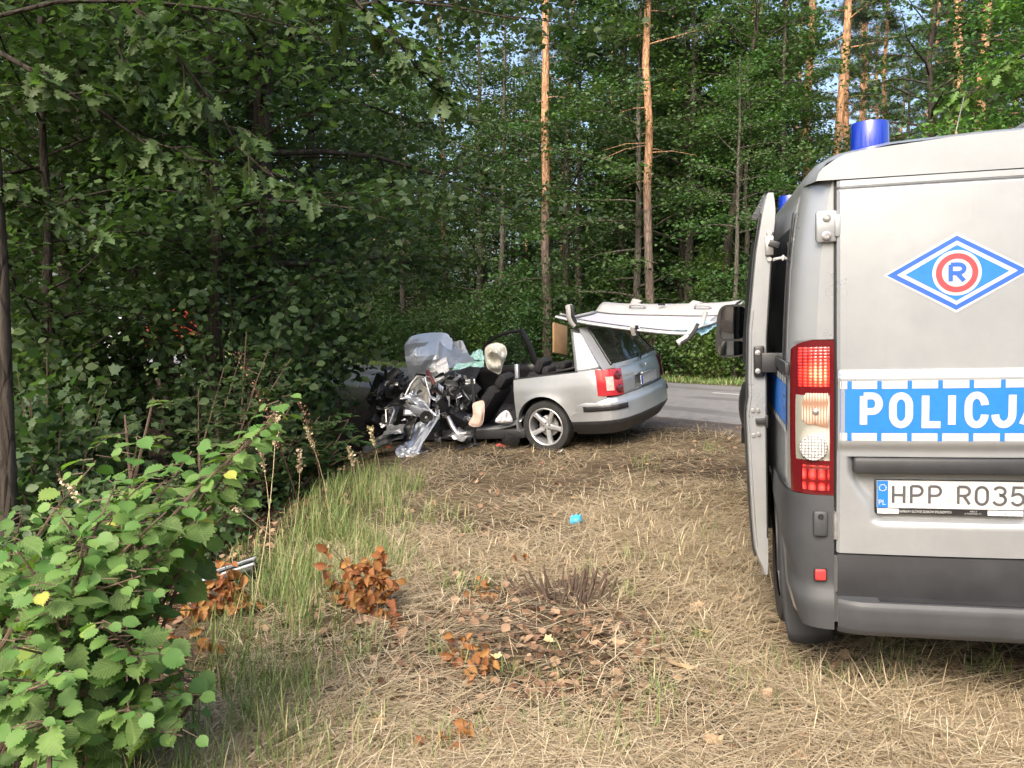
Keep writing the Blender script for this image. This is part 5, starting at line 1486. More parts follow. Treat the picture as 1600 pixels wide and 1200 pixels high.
# ------------------------------------------------------------------ across the road: named pines and trunks
def zx(px, s_):                     # depth at which the line of sight at column px reaches across-road distance s_
    return s_ / (NX * (px - 800) / FPX + NY)
def pine_at(px, s_, top_px, proto, scale, label, group='tall pines across the road'):
    y = zx(px, s_); x = (px - 800) / FPX * y
    o = place('pine_tree', 'pine', label, group, PR['pine'][proto], x, y, rnd.uniform(0, 6.28), scale)
    o.rotation_euler = (0, math.atan((top_px - px) / 480.0) * .9, 0)
    return o
pine_at(855, 19.0, 850, 0, 1.0, 'straight orange barked pine rising above the open load space of the wreck')
pine_at(1017, 19.3, 1005, 1, .98, 'slightly leaning orange pine rising behind the upturned car roof')
pine_at(1250, 27.5, 1257, 2, 1.0, 'thick orange pine just left of the rear blue beacon')
pine_at(1282, 25.5, 1310, 3, 1.15, 'orange pine leaning right with a bare branch, left of the rear beacon')
pine_at(1335, 42, 1342, 0, 1.0, 'thin straight pine directly behind the rear beacon')
pine_at(1362, 36, 1372, 1, .95, 'leaning thin pine just right of the rear beacon')
pine_at(1478, 36, 1477, 3, 1.05, 'thin orange pine behind the van roof near the aerial')
pine_at(1215, 33, 1216, 2, .95, 'pine half hidden by oak leaves left of the van roof')
pine_at(700, 23, 688, 2, .8, 'pale leaning trunk in the shade above the crumpled bonnet')
pine_at(1172, 30, 1168, 1, 1.05, 'orange pine behind the slim trees above the van mirror')

tr_meshes = broadleaf(401, 14, .13, .45, 2.6, 26, M['bark_grey'], 'diamond', M['lf_oak'], .14, cl=4, cs=.3, nmax=9000)
tr_meshes2 = broadleaf(402, 13, .16, .5, 2.8, 26, M['bark_dark'], 'diamond', M['lf_mid'], .14, cl=4, cs=.3, nmax=9000)
def grey_at(px, s_, tilt, m, scale, label):
    y = zx(px, s_); x = (px - 800) / FPX * y
    o = place('broadleaf_tree', 'tree', label, 'slender broadleaf trees across the road', m, x, y, 0, scale); o.rotation_euler = (0, tilt, rnd.uniform(0, 6.28) * 0)
    return o
grey_at(780, 21, .02, tr_meshes, 1.05, 'grey brown trunk left of the straight orange pine')
grey_at(1118, 20.5, .10, tr_meshes2, 1.0, 'dark trunk leaning right above the upturned car roof')
grey_at(1145, 19, .01, tr_meshes, .62, 'slim pale grey trunk above the van mirror')
grey_at(1412, 25, -.01, tr_meshes, .72, 'slim grey trunk standing close beside a thicker one behind the van')
grey_at(1442, 24, .0, tr_meshes2, 1.02, 'thick grey brown trunk rising behind the van roof')
grey_at(1592, 22, .0, tr_meshes2, 1.0, 'grey trunk at the edge of view behind the van roof')
grey_at(825, 27, .01, tr_meshes, 1.0, 'shaded trunk close to the left of the straight orange pine')
grey_at(965, 24, -.02, tr_meshes2, .95, 'dark trunk left of the slightly leaning pine')

# ------------------------------------------------------------------ the wood beyond
r2 = random.Random(77)
def fill(n, s0, s1, px0, px1, fn):
    k = 0
    while k < n:
        px = r2.uniform(px0, px1); s_ = s0 + (s1 - s0) * r2.random()
        y = zx(px, s_)
        if y > 95 or y < 5: continue
        fn(px, s_, (px - 800) / FPX * y, y); k += 1
SPOTS = [(330, 'seen through the dark left wood'), (470, 'behind the layered dark tree'), (560, 'beyond the white road line'), (630, 'left of the crumpled bonnet'), (700, 'above the crumpled bonnet'), (760, 'above the shattered windscreen'), (810, 'above the airbag'),
         (870, 'beside the straight orange pine'), (940, 'above the load space of the wreck'), (1000, 'left of the slightly leaning pine'), (1060, 'right of the slightly leaning pine'), (1120, 'above the upturned car roof'), (1180, 'above the van mirror'),
         (1240, 'above the open van door'), (1320, 'left of the rear beacon'), (1400, 'behind the rear beacon'), (1480, 'behind the twin grey trunks'), (1560, 'behind the van aerial'), (9999, 'at the right edge of view')]
def spot(px): return next(w for lim, w in SPOTS if px < lim)
def row(s_): return 'close behind the road' if s_ < 23 else 'a little way in' if s_ < 30 else 'deeper in' if s_ < 40 else 'far back' if s_ < 55 else 'at the very back'
KINDS = ['mid green', 'broad bluish green', 'low mid green', 'tall dark', 'light green']
BKIND = ['mid green', 'low light green', 'tall', 'dark']
def f_pine(px, s_, x, y):
    place('pine_tree', 'pine', 'slender pine ' + spot(px) + ', ' + row(s_), 'pines deep in the wood', PR['pine'][r2.randrange(4)], x, y, r2.uniform(0, 6.28), r2.uniform(.85, 1.15), tilt=r2.uniform(-.03, .03))
fill(24, 30, 75, 560, 1120, f_pine)
fill(34, 28, 75, 1130, 1650, f_pine)
fill(6, 26, 40, 380, 620, f_pine)
def f_oak(px, s_, x, y):
    i = r2.randrange(5)
    place('broadleaf_tree', 'tree', KINDS[i] + ' leafy tree ' + spot(px) + ', ' + row(s_), 'understorey trees beyond the road', PR['far_oak'][i], x, y, r2.uniform(0, 6.28), r2.uniform(.7, 1.05))
for (px, s_, i, sc, lb) in ((905, 21.5, 0, .95, 'leafy green tree between the two tall orange pines'), (1075, 22, 3, .95, 'dark leafy oak above the upturned car roof'), (1180, 24, 1, .85, 'leafy oak spreading left of the van door'),
                            (960, 27, 1, 1.05, 'taller leafy tree behind the gap between the two orange pines'), (1530, 25, 2, .95, 'broad leafy tree behind the van roof aerial'), (1110, 19.6, 4, .42, 'small leafy sapling behind the van mirror'),
                            (750, 22, 3, 1.0, 'dark leafy tree above the airbag of the wreck'), (660, 23, 1, 1.0, 'dense leafy tree rising above the crumpled bonnet'), (1610, 19.5, 4, 1.0, 'sunlit leafy tree at the edge of view behind the van'), (560, 22, 0, 1.05, 'leafy tree across the road left of the crumpled bonnet')):
    y = zx(px, s_); place('broadleaf_tree', 'tree', lb, 'leafy trees across the road', PR['far_oak'][i], (px - 800) / FPX * y, y, r2.uniform(0, 6.28), sc)
fill(22, 19.8, 26, 440, 1130, f_oak)
fill(46, 26, 50, 400, 1160, f_oak)
fill(20, 27, 55, 1150, 1650, f_oak)
fill(5, 21, 27, 1150, 1270, f_oak)
def f_bush(px, s_, x, y):
    i = r2.randrange(4); place('bush', 'bush', BKIND[i] + ' bush ' + spot(px) + ', ' + row(s_), 'bushes along the far roadside', PR['far_bush'][i], x, y, r2.uniform(0, 6.28), r2.uniform(.75, 1.15), ('stem', 'foliage'))
for (px, s_, i, sc, lb) in ((1120, 18.6, 1, .85, 'light green bush at the roadside beside the van mirror'), (1085, 18.9, 0, .9, 'green bush just right of the car tailgate'), (1150, 19.4, 2, .8, 'taller bush behind the van mirror'), (985, 19.0, 3, .95, 'bush behind the tailgate glass of the wreck'),
                            (905, 18.8, 0, .9, 'bush behind the cut open car body'), (840, 19.0, 2, .8, 'bush seen through the door window of the wreck'), (770, 18.9, 1, 1.0, 'light green bush behind the airbag'), (715, 19.0, 3, .95, 'bush right above the shattered windscreen'),
                            (650, 19.2, 0, 1.0, 'bush behind the crumpled bonnet'), (600, 19.0, 2, .9, 'bush at the roadside left of the bonnet'), (555, 19.2, 1, 1.1, 'bush at the roadside beyond the white road line')):
    y = zx(px, s_); place('bush', 'bush', lb, 'bushes facing the wreck', PR['far_bush'][i], (px - 800) / FPX * y, y, r2.uniform(0, 6.28), sc, ('stem', 'foliage'))
fill(34, 19.5, 25, 420, 1180, f_bush)
fill(12, 18.2, 21, 120, 560, f_bush)
fill(5, 18.6, 24, 1200, 1640, f_bush)

# ------------------------------------------------------------------ the dark wood on this side, left
def near_tree(name, px, y, meshes, label, rz=0, s=1., group='trees on the left of the verge'):
    x = (px - 800) / FPX * y
    return place(name, 'tree', label, group, meshes, x, y, rz, s)
near_tree('oak_tree', 418, 12.0, broadleaf(501, 15, .17, .14, 4.7, 40, M['bark_dark'], 'oval', M['lf_dark'], .115, cl=16, cs=.30, nsub=6, el=(-.1, .4), low_len=.42, droop=.30, nmax=56000), 'dark leafy tree with layered branches reaching over the wreck')
near_tree('oak_tree', 118, 12.5, broadleaf(502, 16, .22, .14, 4.2, 38, M['bark_dark'], 'oak', M['lf_oak'], .125, cl=9, cs=.32, nsub=6, el=(-.05, .45), low_len=.9, nmax=24000), 'thick dark trunk with lobed leaves in the left wood', 1.0)
near_tree('oak_tree', 35, 15.5, broadleaf(503, 15, .19, .15, 3.8, 34, M['bark_dark'], 'diamond', M['lf_oak'], .13, cl=10, cs=.36, nsub=6, nmax=34000), 'dark trunk at the left edge behind the thick trunk', 2.0)
near_tree('oak_tree', 2, 6.3, broadleaf(504, 12, .072, .36, 3.4, 26, M['bark_dark'], 'oak', M['lf_oak'], .125, cl=8, cs=.30, nsub=6, el=(-.05, .4), nmax=14000), 'slim dark trunk at the very left edge, close by', .4)
near_tree('oak_tree', 262, 17.0, broadleaf(505, 14, .14, .17, 3.8, 34, M['bark_dark'], 'diamond', M['lf_dark'], .13, cl=11, cs=.36, nsub=6, nmax=36000), 'dark tree between the two thicker left trunks', 3.0)
near_tree('oak_tree', 492, 17.5, broadleaf(506, 15, .13, .17, 3.6, 34, M['bark_dark'], 'diamond', M['lf_dark'], .125, cl=11, cs=.36, nsub=6, nmax=36000), 'dark leafy tree behind the layered branches over the wreck', 5.0)
dk = [broadleaf(511 + i, H, r0, .17, cr, 34, M['bark_dark'], 'diamond', lm, .14, cl=11, cs=.36, nsub=6, nmax=36000) for i, (H, r0, cr, lm) in enumerate(((13, .12, 3.6, M['lf_dark']), (11, .10, 3.3, M['lf_oak'])))]
for (px, y, i, s, lb) in ((-60, 11, 0, 1, 'dark leafy tree just inside the left edge of view'), (200, 23, 1, 1.1, 'tree behind the left trunks near the road bend'), (330, 24, 0, 1.1, 'dark tree behind the layered branches, left of centre'), (60, 27, 1, 1.15, 'tree deep in the left wood beyond the dark trunks'),
                          (455, 25, 1, 1.0, 'tree behind the layered branches near the road'), (500, 31, 0, 1.1, 'farthest dark tree before the road, above the white line'), (80, 9.2, 1, .7, 'low spreading dark tree below the hanging oak bough on the left'), (340, 10.2, 0, .8, 'dark tree filling the gap left of the layered tree'),
                          (215, 14, 1, 1.0, 'dark tree right of the thick left trunk'), (150, 18, 0, 1.05, 'dark tree behind the thick left trunk'), (400, 16, 0, 1.1, 'dark tree straight behind the layered tree')):
    near_tree('broadleaf_tree', px, y, dk[i], lb, r2.uniform(0, 6), s)
# overhanging oak boughs near the camera, leaves one by one
def bough(seed, p0, p1, nleaf, size, label, tm='oak', lm='lf_oak', sag=.25, spreadw=.45, host=None):
    r_ = random.Random(seed); p0, p1 = Vector(p0), Vector(p1)
    o = empty('oak_bough', label, 'bough', p0, 'oak boughs hanging into view')
    st = MB(); L = (p1 - p0).length
    main = [p0.lerp(p1, i / 6) - Vector((0, 0, sag * (i / 6) ** 2)) + Vector((r_.gauss(0, .04), r_.gauss(0, .04), r_.gauss(0, .03))) for i in range(7)]
    main[0] = p0
    st.tube([q - p0 for q in main], [.022 - .0030 * i for i in range(7)], 6); tips = []
    for k in range(15):
        t = .18 + .82 * (k + r_.random()) / 15; f = t * 6; i = min(5, int(f)); b = main[i].lerp(main[i + 1], f - i)
        d = ((p1 - p0).normalized() * .6 + Vector((r_.gauss(0, .6), r_.gauss(0, .6), r_.gauss(-.12, .28)))).normalized()
        l_ = spreadw * r_.uniform(.6, 1.3) * L * .38; e = b + d * l_ - Vector((0, 0, .10 * l_))
        st.tube([b - p0, b.lerp(e, .5) + Vector((0, 0, .03)) - p0, e - p0], [.008, .006, .003], 4); tips.append((b, e))
    st.build('branch', M['bark_dark'], o, 60)
    base = TM[tm]; mes = [raw_mesh('leaf', base[0] * np.array([k_, 1, z_]), base[1], M[lm]) for k_, z_ in ((1, 1), (.85, 2.2), (1.1, -.6))]
    for n in range(nleaf):
        b, e = r_.choice(tips); t = 1 - r_.random() ** 1.6 * .75; p = b.lerp(e, t) + Vector((r_.gauss(0, .03), r_.gauss(0, .03), r_.gauss(0, .03)))
        d = ((e - b).normalized() * .6 + Vector((r_.gauss(0, .6), r_.gauss(0, .6), r_.gauss(-.35, .3)))).normalized()
        nn = Vector((r_.gauss(0, .45), r_.gauss(-.25, .45), 1)); nn = (nn - d * nn.dot(d)).normalized(); x = d.cross(nn)
        s = size * r_.uniform(.7, 1.25)
        Mx = Matrix.Translation(p - p0) @ Matrix((x, d, nn)).transposed().to_4x4() @ Matrix.Scale(s, 4)
        link('leaf', mes[n % 3], o, Mx)
    return o
bough(1, at(-40, 60, 6.0), at(330, 240, 6.6), 220, .135, 'oak bough with lobed leaves hanging at the upper left')
bough(2, at(150, -60, 6.4), at(440, 235, 6.4), 240, .135, 'oak bough whose lit leaf tip points at the middle of the dark tree')
bough(3, at(420, -90, 5.6), at(700, 90, 6.2), 230, .125, 'pale green oak bough hanging into the top of the picture')
bough(4, at(-60, 260, 6.2), at(150, 330, 6.8), 150, .13, 'drooping oak bough beside the left edge trunk')
bough(5, at(1680, 40, 8.5), at(1500, 130, 9.2), 170, .13, 'sunlit oak bough reaching in above the van aerial', lm='lf_light')
bough(6, at(110, -80, 6.8), at(230, 120, 7.2), 140, .13, 'oak bough in shade hanging above the thick left trunk')

# the wood behind the viewer: mirrored in the van's glass, and it shades the verge
def woods_behind():
    r = np.random.default_rng(9); P, tr = [], MB()
    for k in range(30):
        a = r.uniform(-.05, 1.0) * PI * .98 + PI; d = r.uniform(19, 34); x, y = d * math.cos(a), d * math.sin(a)
        if y > 2 and x > 0: continue
        H = r.uniform(9, 14); z0 = g(x, y)
        tr.tube([(x, y, z0 - .1), (x + r.normal(0, .2), y, z0 + H * .5), (x + r.normal(0, .3), y, z0 + H)], [.18, .12, .03], 7)
        n = 900; h = r.uniform(.08, 1, n) ** .9; w = 2.8 * np.sin(np.clip(h * PI * .95 + .15, 0, PI)) * np.sqrt(r.random(n)); b = r.uniform(0, 2 * PI, n)
        P.append(np.stack([x + w * np.cos(b), y + w * np.sin(b), z0 + h * H], -1))
    P = np.concatenate(P); N, D = leaf_dirs(len(P), 1, .8, .2, r)
    V, F = leaves_arrays('diamond', P, N, D, r.uniform(.25, .5, len(P)))
    nv = len(V); fq = []
    for f in tr.f:
        for k in range(1, len(f) - 1): fq.append((f[0], f[k], f[k + 1]))
    V = np.concatenate([V, np.array([tuple(p) for p in tr.v])]); F2 = np.array(fq) + nv
    mi = np.concatenate([np.zeros(len(F), int), np.ones(len(F2), int)])
    o = link('woods', raw_mesh('woods', V, np.concatenate([F, F2]), [M['lf_oak'], M['bark_dark']], mi))
    tag(o, 'wood on the near side, mirrored in the van glass', 'woods', kind='stuff')
woods_behind()
# ------------------------------------------------------------------ shrubs in the ditch
sh_dark = [bush_mesh(601 + i, H, W, n, tm, lm, sz, per, cs=.2) for i, (H, W, n, tm, lm, sz, per) in enumerate((
    (2.0, 1.0, 26, 'maple', M['lf_dark'], .115, 60), (1.6, 1.0, 24, 'oval', M['lf_dark'], .10, 70), (2.6, 1.1, 28, 'oval', M['lf_dark'], .105, 70)))]
for (px, y, i, s, lb) in ((60, 7.6, 0, 1.0, 'dark maple leaved shrub beside the left edge trunk'), (150, 8.6, 1, .7, 'dark shrub in the hollow below the thick left trunk'), 
                          (440, 10.4, 2, .85, 'tall dark shrub below the layered branches'), (390, 11.0, 1, 1.2, 'dark shrub at the foot of the layered tree'), (20, 9.6, 2, 1.0, 'tall dark shrub behind the left edge trunk'), 
                          (120, 6.2, 1, .75, 'low dark shrub right behind the hazel'), (330, 7.4, 1, .62, 'low dark shrub above the glossy panel')):
    x = (px - 800) / FPX * y
    place('shrub', 'shrub', lb, 'dark shrubs in the roadside hollow', sh_dark[i], x, y, r2.uniform(0, 6.28), s, ('stem', 'foliage'))

sap = [bush_mesh(611 + i, H, 1.3, 30, 'oval', lm, .12, 95, cs=.26, bark='bark_dark') for i, (H, lm) in enumerate(((3.6, M['lf_dark']), (3.0, M['lf_oak'])))]
for (px, y, i, s, lb) in ((25, 10.4, 0, 1.0, 'leafy sapling thicket beside the left edge trunk, head high'), (95, 11.6, 1, 1.1, 'leafy thicket around the foot of the thick left trunk'), (350, 12.2, 1, .8, 'thicket right of the gap where the far vehicles show'),
                          (372, 10.0, 0, .95, 'tall thicket behind the feathered shrub'), (440, 13.0, 0, 1.1, 'tall thicket below the layered tree, right of its trunk'), (-20, 8.6, 1, .9, 'thicket cut by the left edge of view')):
    x = (px - 800) / FPX * y
    place('sapling_thicket', 'thicket', lb, 'thickets under the dark trees', sap[i], x, y, r2.uniform(0, 6.28), s, ('stem', 'foliage'))

# pinnate shrub: stems, compound leaves whose leaflets are single leaves
def pinnate(name, label, x, y, tips, nfr, size, lm, seed, cat='shrub', singles=300):
    r_ = random.Random(seed); z0 = g(x, y); o = empty(name, label, cat, (x, y, z0)); b0 = Vector((x, y, z0))
    st = MB(); fr = []
    for tp in tips:
        tp = Vector(tp); b = b0 + Vector((r_.gauss(0, .08), r_.gauss(0, .08), -.05)); mid = b.lerp(tp, .5) + Vector((r_.gauss(0, .05), r_.gauss(0, .05), .12))
        st.tube([b - b0, mid - b0, tp - b0], [.012, .009, .004], 5)
        for k in range(nfr):
            t = .30 + .70 * (k + r_.random()) / nfr; p = b.lerp(mid, t * 2) if t < .5 else mid.lerp(tp, t * 2 - 1)
            a = r_.uniform(0, 2 * PI); fr.append((p, Vector((math.cos(a), math.sin(a), r_.uniform(-.25, .45))).normalized(), r_.uniform(.7, 1.2)))
    mes = [raw_mesh('leaf', TM['oval'][0] * np.array([.8 * k_, 1, 1]), TM['oval'][1], M[lm]) for k_ in (1, .85)]
    P, Nn, Dd, Ss = [], [], [], []
    for p, d, k in fr:
        L = .26 * k * size / .07; e = p + d * L - Vector((0, 0, .12 * L)); st.tube([p - b0, p.lerp(e, .5) + Vector((0, 0, .02)) - b0, e - b0], [.003, .0025, .0015], 3)
        side = d.cross(Vector((0, 0, 1))).normalized(); npair = 5
        for j in range(npair):
            q = p.lerp(e, .25 + .7 * j / npair) + Vector((0, 0, .02 * math.sin(PI * j / npair)))
            for sg in (-1, 1):
                P.append(q - b0); Dd.append(side * sg + d * .45 + Vector((0, 0, -.15 + r_.gauss(0, .12)))); Nn.append(Vector((r_.gauss(0, .22), r_.gauss(0, .22), 1))); Ss.append(size * r_.uniform(.8, 1.2))
        P.append(e - b0); Dd.append(d); Nn.append(Vector((0, 0, 1))); Ss.append(size)
    st.build('stem', M['stem'], o, 60)
    order = list(range(len(P))); r_.shuffle(order)
    for n, i in enumerate(order[:singles]):
        d = Dd[i].normalized(); nn = (Nn[i] - d * Nn[i].dot(d)).normalized(); X = d.cross(nn)
        link('leaf', mes[n % 2], o, Matrix.Translation(P[i]) @ Matrix((X, d, nn)).transposed().to_4x4() @ Matrix.Scale(Ss[i], 4))
    rest = order[singles:]
    if rest:
        A = lambda L_: np.array([tuple(L_[i]) for i in rest])
        V, F = leaves_arrays('oval', A(P), A(Nn), A(Dd), np.array([Ss[i] for i in rest])); V2 = raw_mesh('foliage', V, F, M[lm])
        tag(link('foliage', V2, o), kind='stuff')
    return o
tp = [at(px, py, d) for px, py, d in ((385, 520, 8.0), (420, 545, 7.8), (455, 560, 7.8), (350, 575, 7.7), (480, 590, 7.9), (400, 600, 7.6), (440, 630, 7.7), (500, 650, 8.0), (340, 640, 7.7), (375, 560, 8.1), (310, 610, 8.0), (470, 680, 7.8), (390, 660, 7.5))]
pinnate('ash_shrub', 'dark green shrub with feathered compound leaves left of the wreck', -3.0, 8.0, tp, 9, .085, 'lf_dark', 71)
tp = [at(px, py, d) for px, py, d in ((545, 655, 8.9), (560, 680, 8.8), (520, 690, 8.7), (500, 665, 8.9), (540, 715, 8.6), (480, 700, 8.6), (515, 650, 9.0), (565, 705, 8.7))]
pinnate('ash_shrub', 'low bright green feathered shrub in front of the black bumper skin', -2.35, 8.75, tp, 8, .085, 'lf_mid', 72, singles=250)
tp = [at(px, py, d) for px, py, d in ((240, 622, 3.3), (195, 648, 3.3))]
pinnate('rowan_sapling', 'small sapling with feathered leaves above the hazel', -1.62, 3.3, tp, 5, .040, 'lf_hazel', 73, 'sapling', 90)

# ------------------------------------------------------------------ hazel in the foreground
def hazel():
    r_ = random.Random(21); bx, by = -1.62, 2.75; b0 = Vector((bx, by, g(bx, by))); o = empty('hazel_shrub', 'bright green hazel shrub with big rounded leaves in the lower left corner', 'shrub', b0)
    tips = [(440, 628, 3.0), (412, 668, 2.95), (385, 690, 2.85), (430, 655, 3.05), (215, 690, 3.0), (300, 705, 2.9), (150, 720, 2.9), (335, 745, 2.85), (230, 750, 2.7), (260, 800, 2.6), (390, 765, 2.95), (330, 790, 2.8), (90, 800, 2.6), (35, 805, 2.7), (20, 850, 2.5), (255, 870, 2.7),
            (180, 800, 2.8), (130, 850, 2.5), (220, 900, 2.45), (60, 920, 2.35), (225, 930, 2.55), (160, 980, 2.3), (20, 1010, 2.3), (100, 1060, 2.25), (230, 1030, 2.4), (300, 1095, 2.6), (285, 1150, 2.4), (200, 1120, 2.3), (40, 1140, 2.2), (250, 960, 2.8), (250, 1010, 2.6), (-30, 900, 2.6), (-40, 1060, 2.3),
            (120, 930, 2.7), (200, 850, 2.9), (260, 1090, 2.6), (70, 870, 2.9), (0, 940, 2.8), (150, 1130, 2.5), (60, 1010, 2.6), (280, 1065, 2.75), (280, 730, 2.95), (180, 760, 2.65), (140, 790, 3.0), (300, 830, 3.0)]
    st = MB(); LV = []
    for (px, py, d) in tips:
        tp = at(px, py, d); b = b0 + Vector((r_.gauss(0, .22), r_.gauss(0, .20), -.04)); mid = b.lerp(tp, .55) + Vector((r_.gauss(0, .05), r_.gauss(0, .05), .10))
        st.tube([b - b0, b.lerp(mid, .5) - b0 + Vector((0, 0, .04)), mid - b0, mid.lerp(tp, .5) - b0 + Vector((0, 0, .025)), tp - b0], [.010, .008, .0065, .0045, .0025], 5)
        L = (tp - b).length; nl = int(13 + 22 * min(1, L))
        for k in range(nl):
            t = 1 - (k / nl) ** 1.15 * .82
            p = (mid.lerp(tp, (t - .55) / .45) if t > .55 else b.lerp(mid, t / .55)) + Vector((0, 0, .02))
            a = k * 2.4 + r_.uniform(-.6, .6); dv = Vector((math.cos(a), math.sin(a) - .15, r_.uniform(-.35, .25))).normalized()
            pet = p + dv * r_.uniform(.025, .06)
            st.tube([p - b0, pet - b0], [.0022, .0016], 3)
            LV.append((pet, dv, r_.choice((r_.uniform(.030, .060), r_.uniform(.045, .092))) * (1.0 if t < .93 else .8)))
    st.build('stem', M['stem'], o, 60)
    camp = Vector((0, 0, CAM_H))
    LV.sort(key=lambda q: (q[0] - camp).length / q[2])
    V0, F0 = TM['hazel']
    # finer leaf with side veins pressed in
    mes = []
    for k_, z_, w_ in ((1.0, 1.0, 0), (.86, 2.4, 1), (1.08, .4, 2), (.94, -1.2, 3), (.80, 3.2, 0), (1.02, 1.6, 1), (.9, -2.0, 2)):
        me = raw_mesh('leaf', V0 * np.array([k_, 1, z_]) + np.array([.02 * (w_ % 2), 0, 0]) * (V0[:, 1:2]), F0, M['lf_hazel_near'], smooth=False); mes.append(me)
    frame = []
    for n, (p, d, s) in enumerate(LV):
        nn = Vector((r_.gauss(-.1, .42), r_.gauss(-.52, .42), 1)); d = (d + Vector((0, 0, -.3))).normalized(); nn = (nn - d * nn.dot(d)).normalized(); X = d.cross(nn)
        frame.append((p - b0, X, d, nn, s))
    for n, (p, X, d, nn, s) in enumerate(frame[:300]):
        link('leaf', mes[n % 7], o, Matrix.Translation(p) @ Matrix((X, d, nn)).transposed().to_4x4() @ Matrix.Scale(s, 4))
    rest = frame[300:]
    A = lambda i: np.array([tuple(q[i]) for q in rest])
    V, F = leaves_arrays('hazel', A(0), A(3), A(2), np.array([q[4] for q in rest]))
    tag(link('foliage', raw_mesh('foliage', V, F, M['lf_hazel']), o), kind='stuff')
hazel()

# ------------------------------------------------------------------ hay and grass
def blades(P, az, lean, L, W, curl, r):
    """three-quad blades; lean 0 upright .. 1.5 flat"""
    n = len(P); h = np.stack([np.cos(az), np.sin(az), np.zeros(n)], -1); side = np.stack([-np.sin(az), np.cos(az), np.zeros(n)], -1)
    up = np.array([0, 0, 1.0]); pts = [P]; th = lean.copy(); p = P
    for k in range(3):
        p = p + (L / 3)[:, None] * (np.sin(th)[:, None] * h + np.cos(th)[:, None] * up); th = np.minimum(th + curl, 2.4); pts.append(p)
    gz_ = gz(pts[0][:, 0], pts[0][:, 1])
    for k in range(1, 4):
        z = gz(pts[k][:, 0], pts[k][:, 1]); pts[k][:, 2] = np.maximum(pts[k][:, 2], z + .004 + .012 * r.random(n))
    V = []
    for k, w in enumerate((.8, 1.0, .7)):
        V += [pts[k] - side * (W * w / 2)[:, None], pts[k] + side * (W * w / 2)[:, None]]
    V.append(pts[3]); V = np.stack(V, 1)
    F = np.array([(0, 1, 3), (0, 3, 2), (2, 3, 5), (2, 5, 4), (4, 5, 6)])
    return V.reshape(-1, 3), (F[None] + (np.arange(n) * 7)[:, None, None]).reshape(-1, 3)
def vnoise(x, y, sc, seed):
    r_ = np.random.default_rng(seed); out = np.zeros_like(x)
    for k in range(6):
        a = r_.uniform(0, 2 * PI); f = sc * r_.uniform(.6, 1.8); out += np.sin((x * math.cos(a) + y * math.sin(a)) * f + r_.uniform(0, 6))
    return out / 6
def scatter(n, y0, y1, r, x0=-.72, x1=.72, power=1.0):
    u = r.random(n); y = y0 * (y1 / y0) ** (u ** power); x = y * r.uniform(x0, x1, n)
    return x, y
def in_van(x, y):
    c, s = math.cos(-VAN_YAW), math.sin(-VAN_YAW); dx, dy = x - VP.x, y - VP.y
    lx, ly = c * dx - s * dy, s * dx + c * dy
    return (np.abs(lx) < 1.0) & (ly > .15)
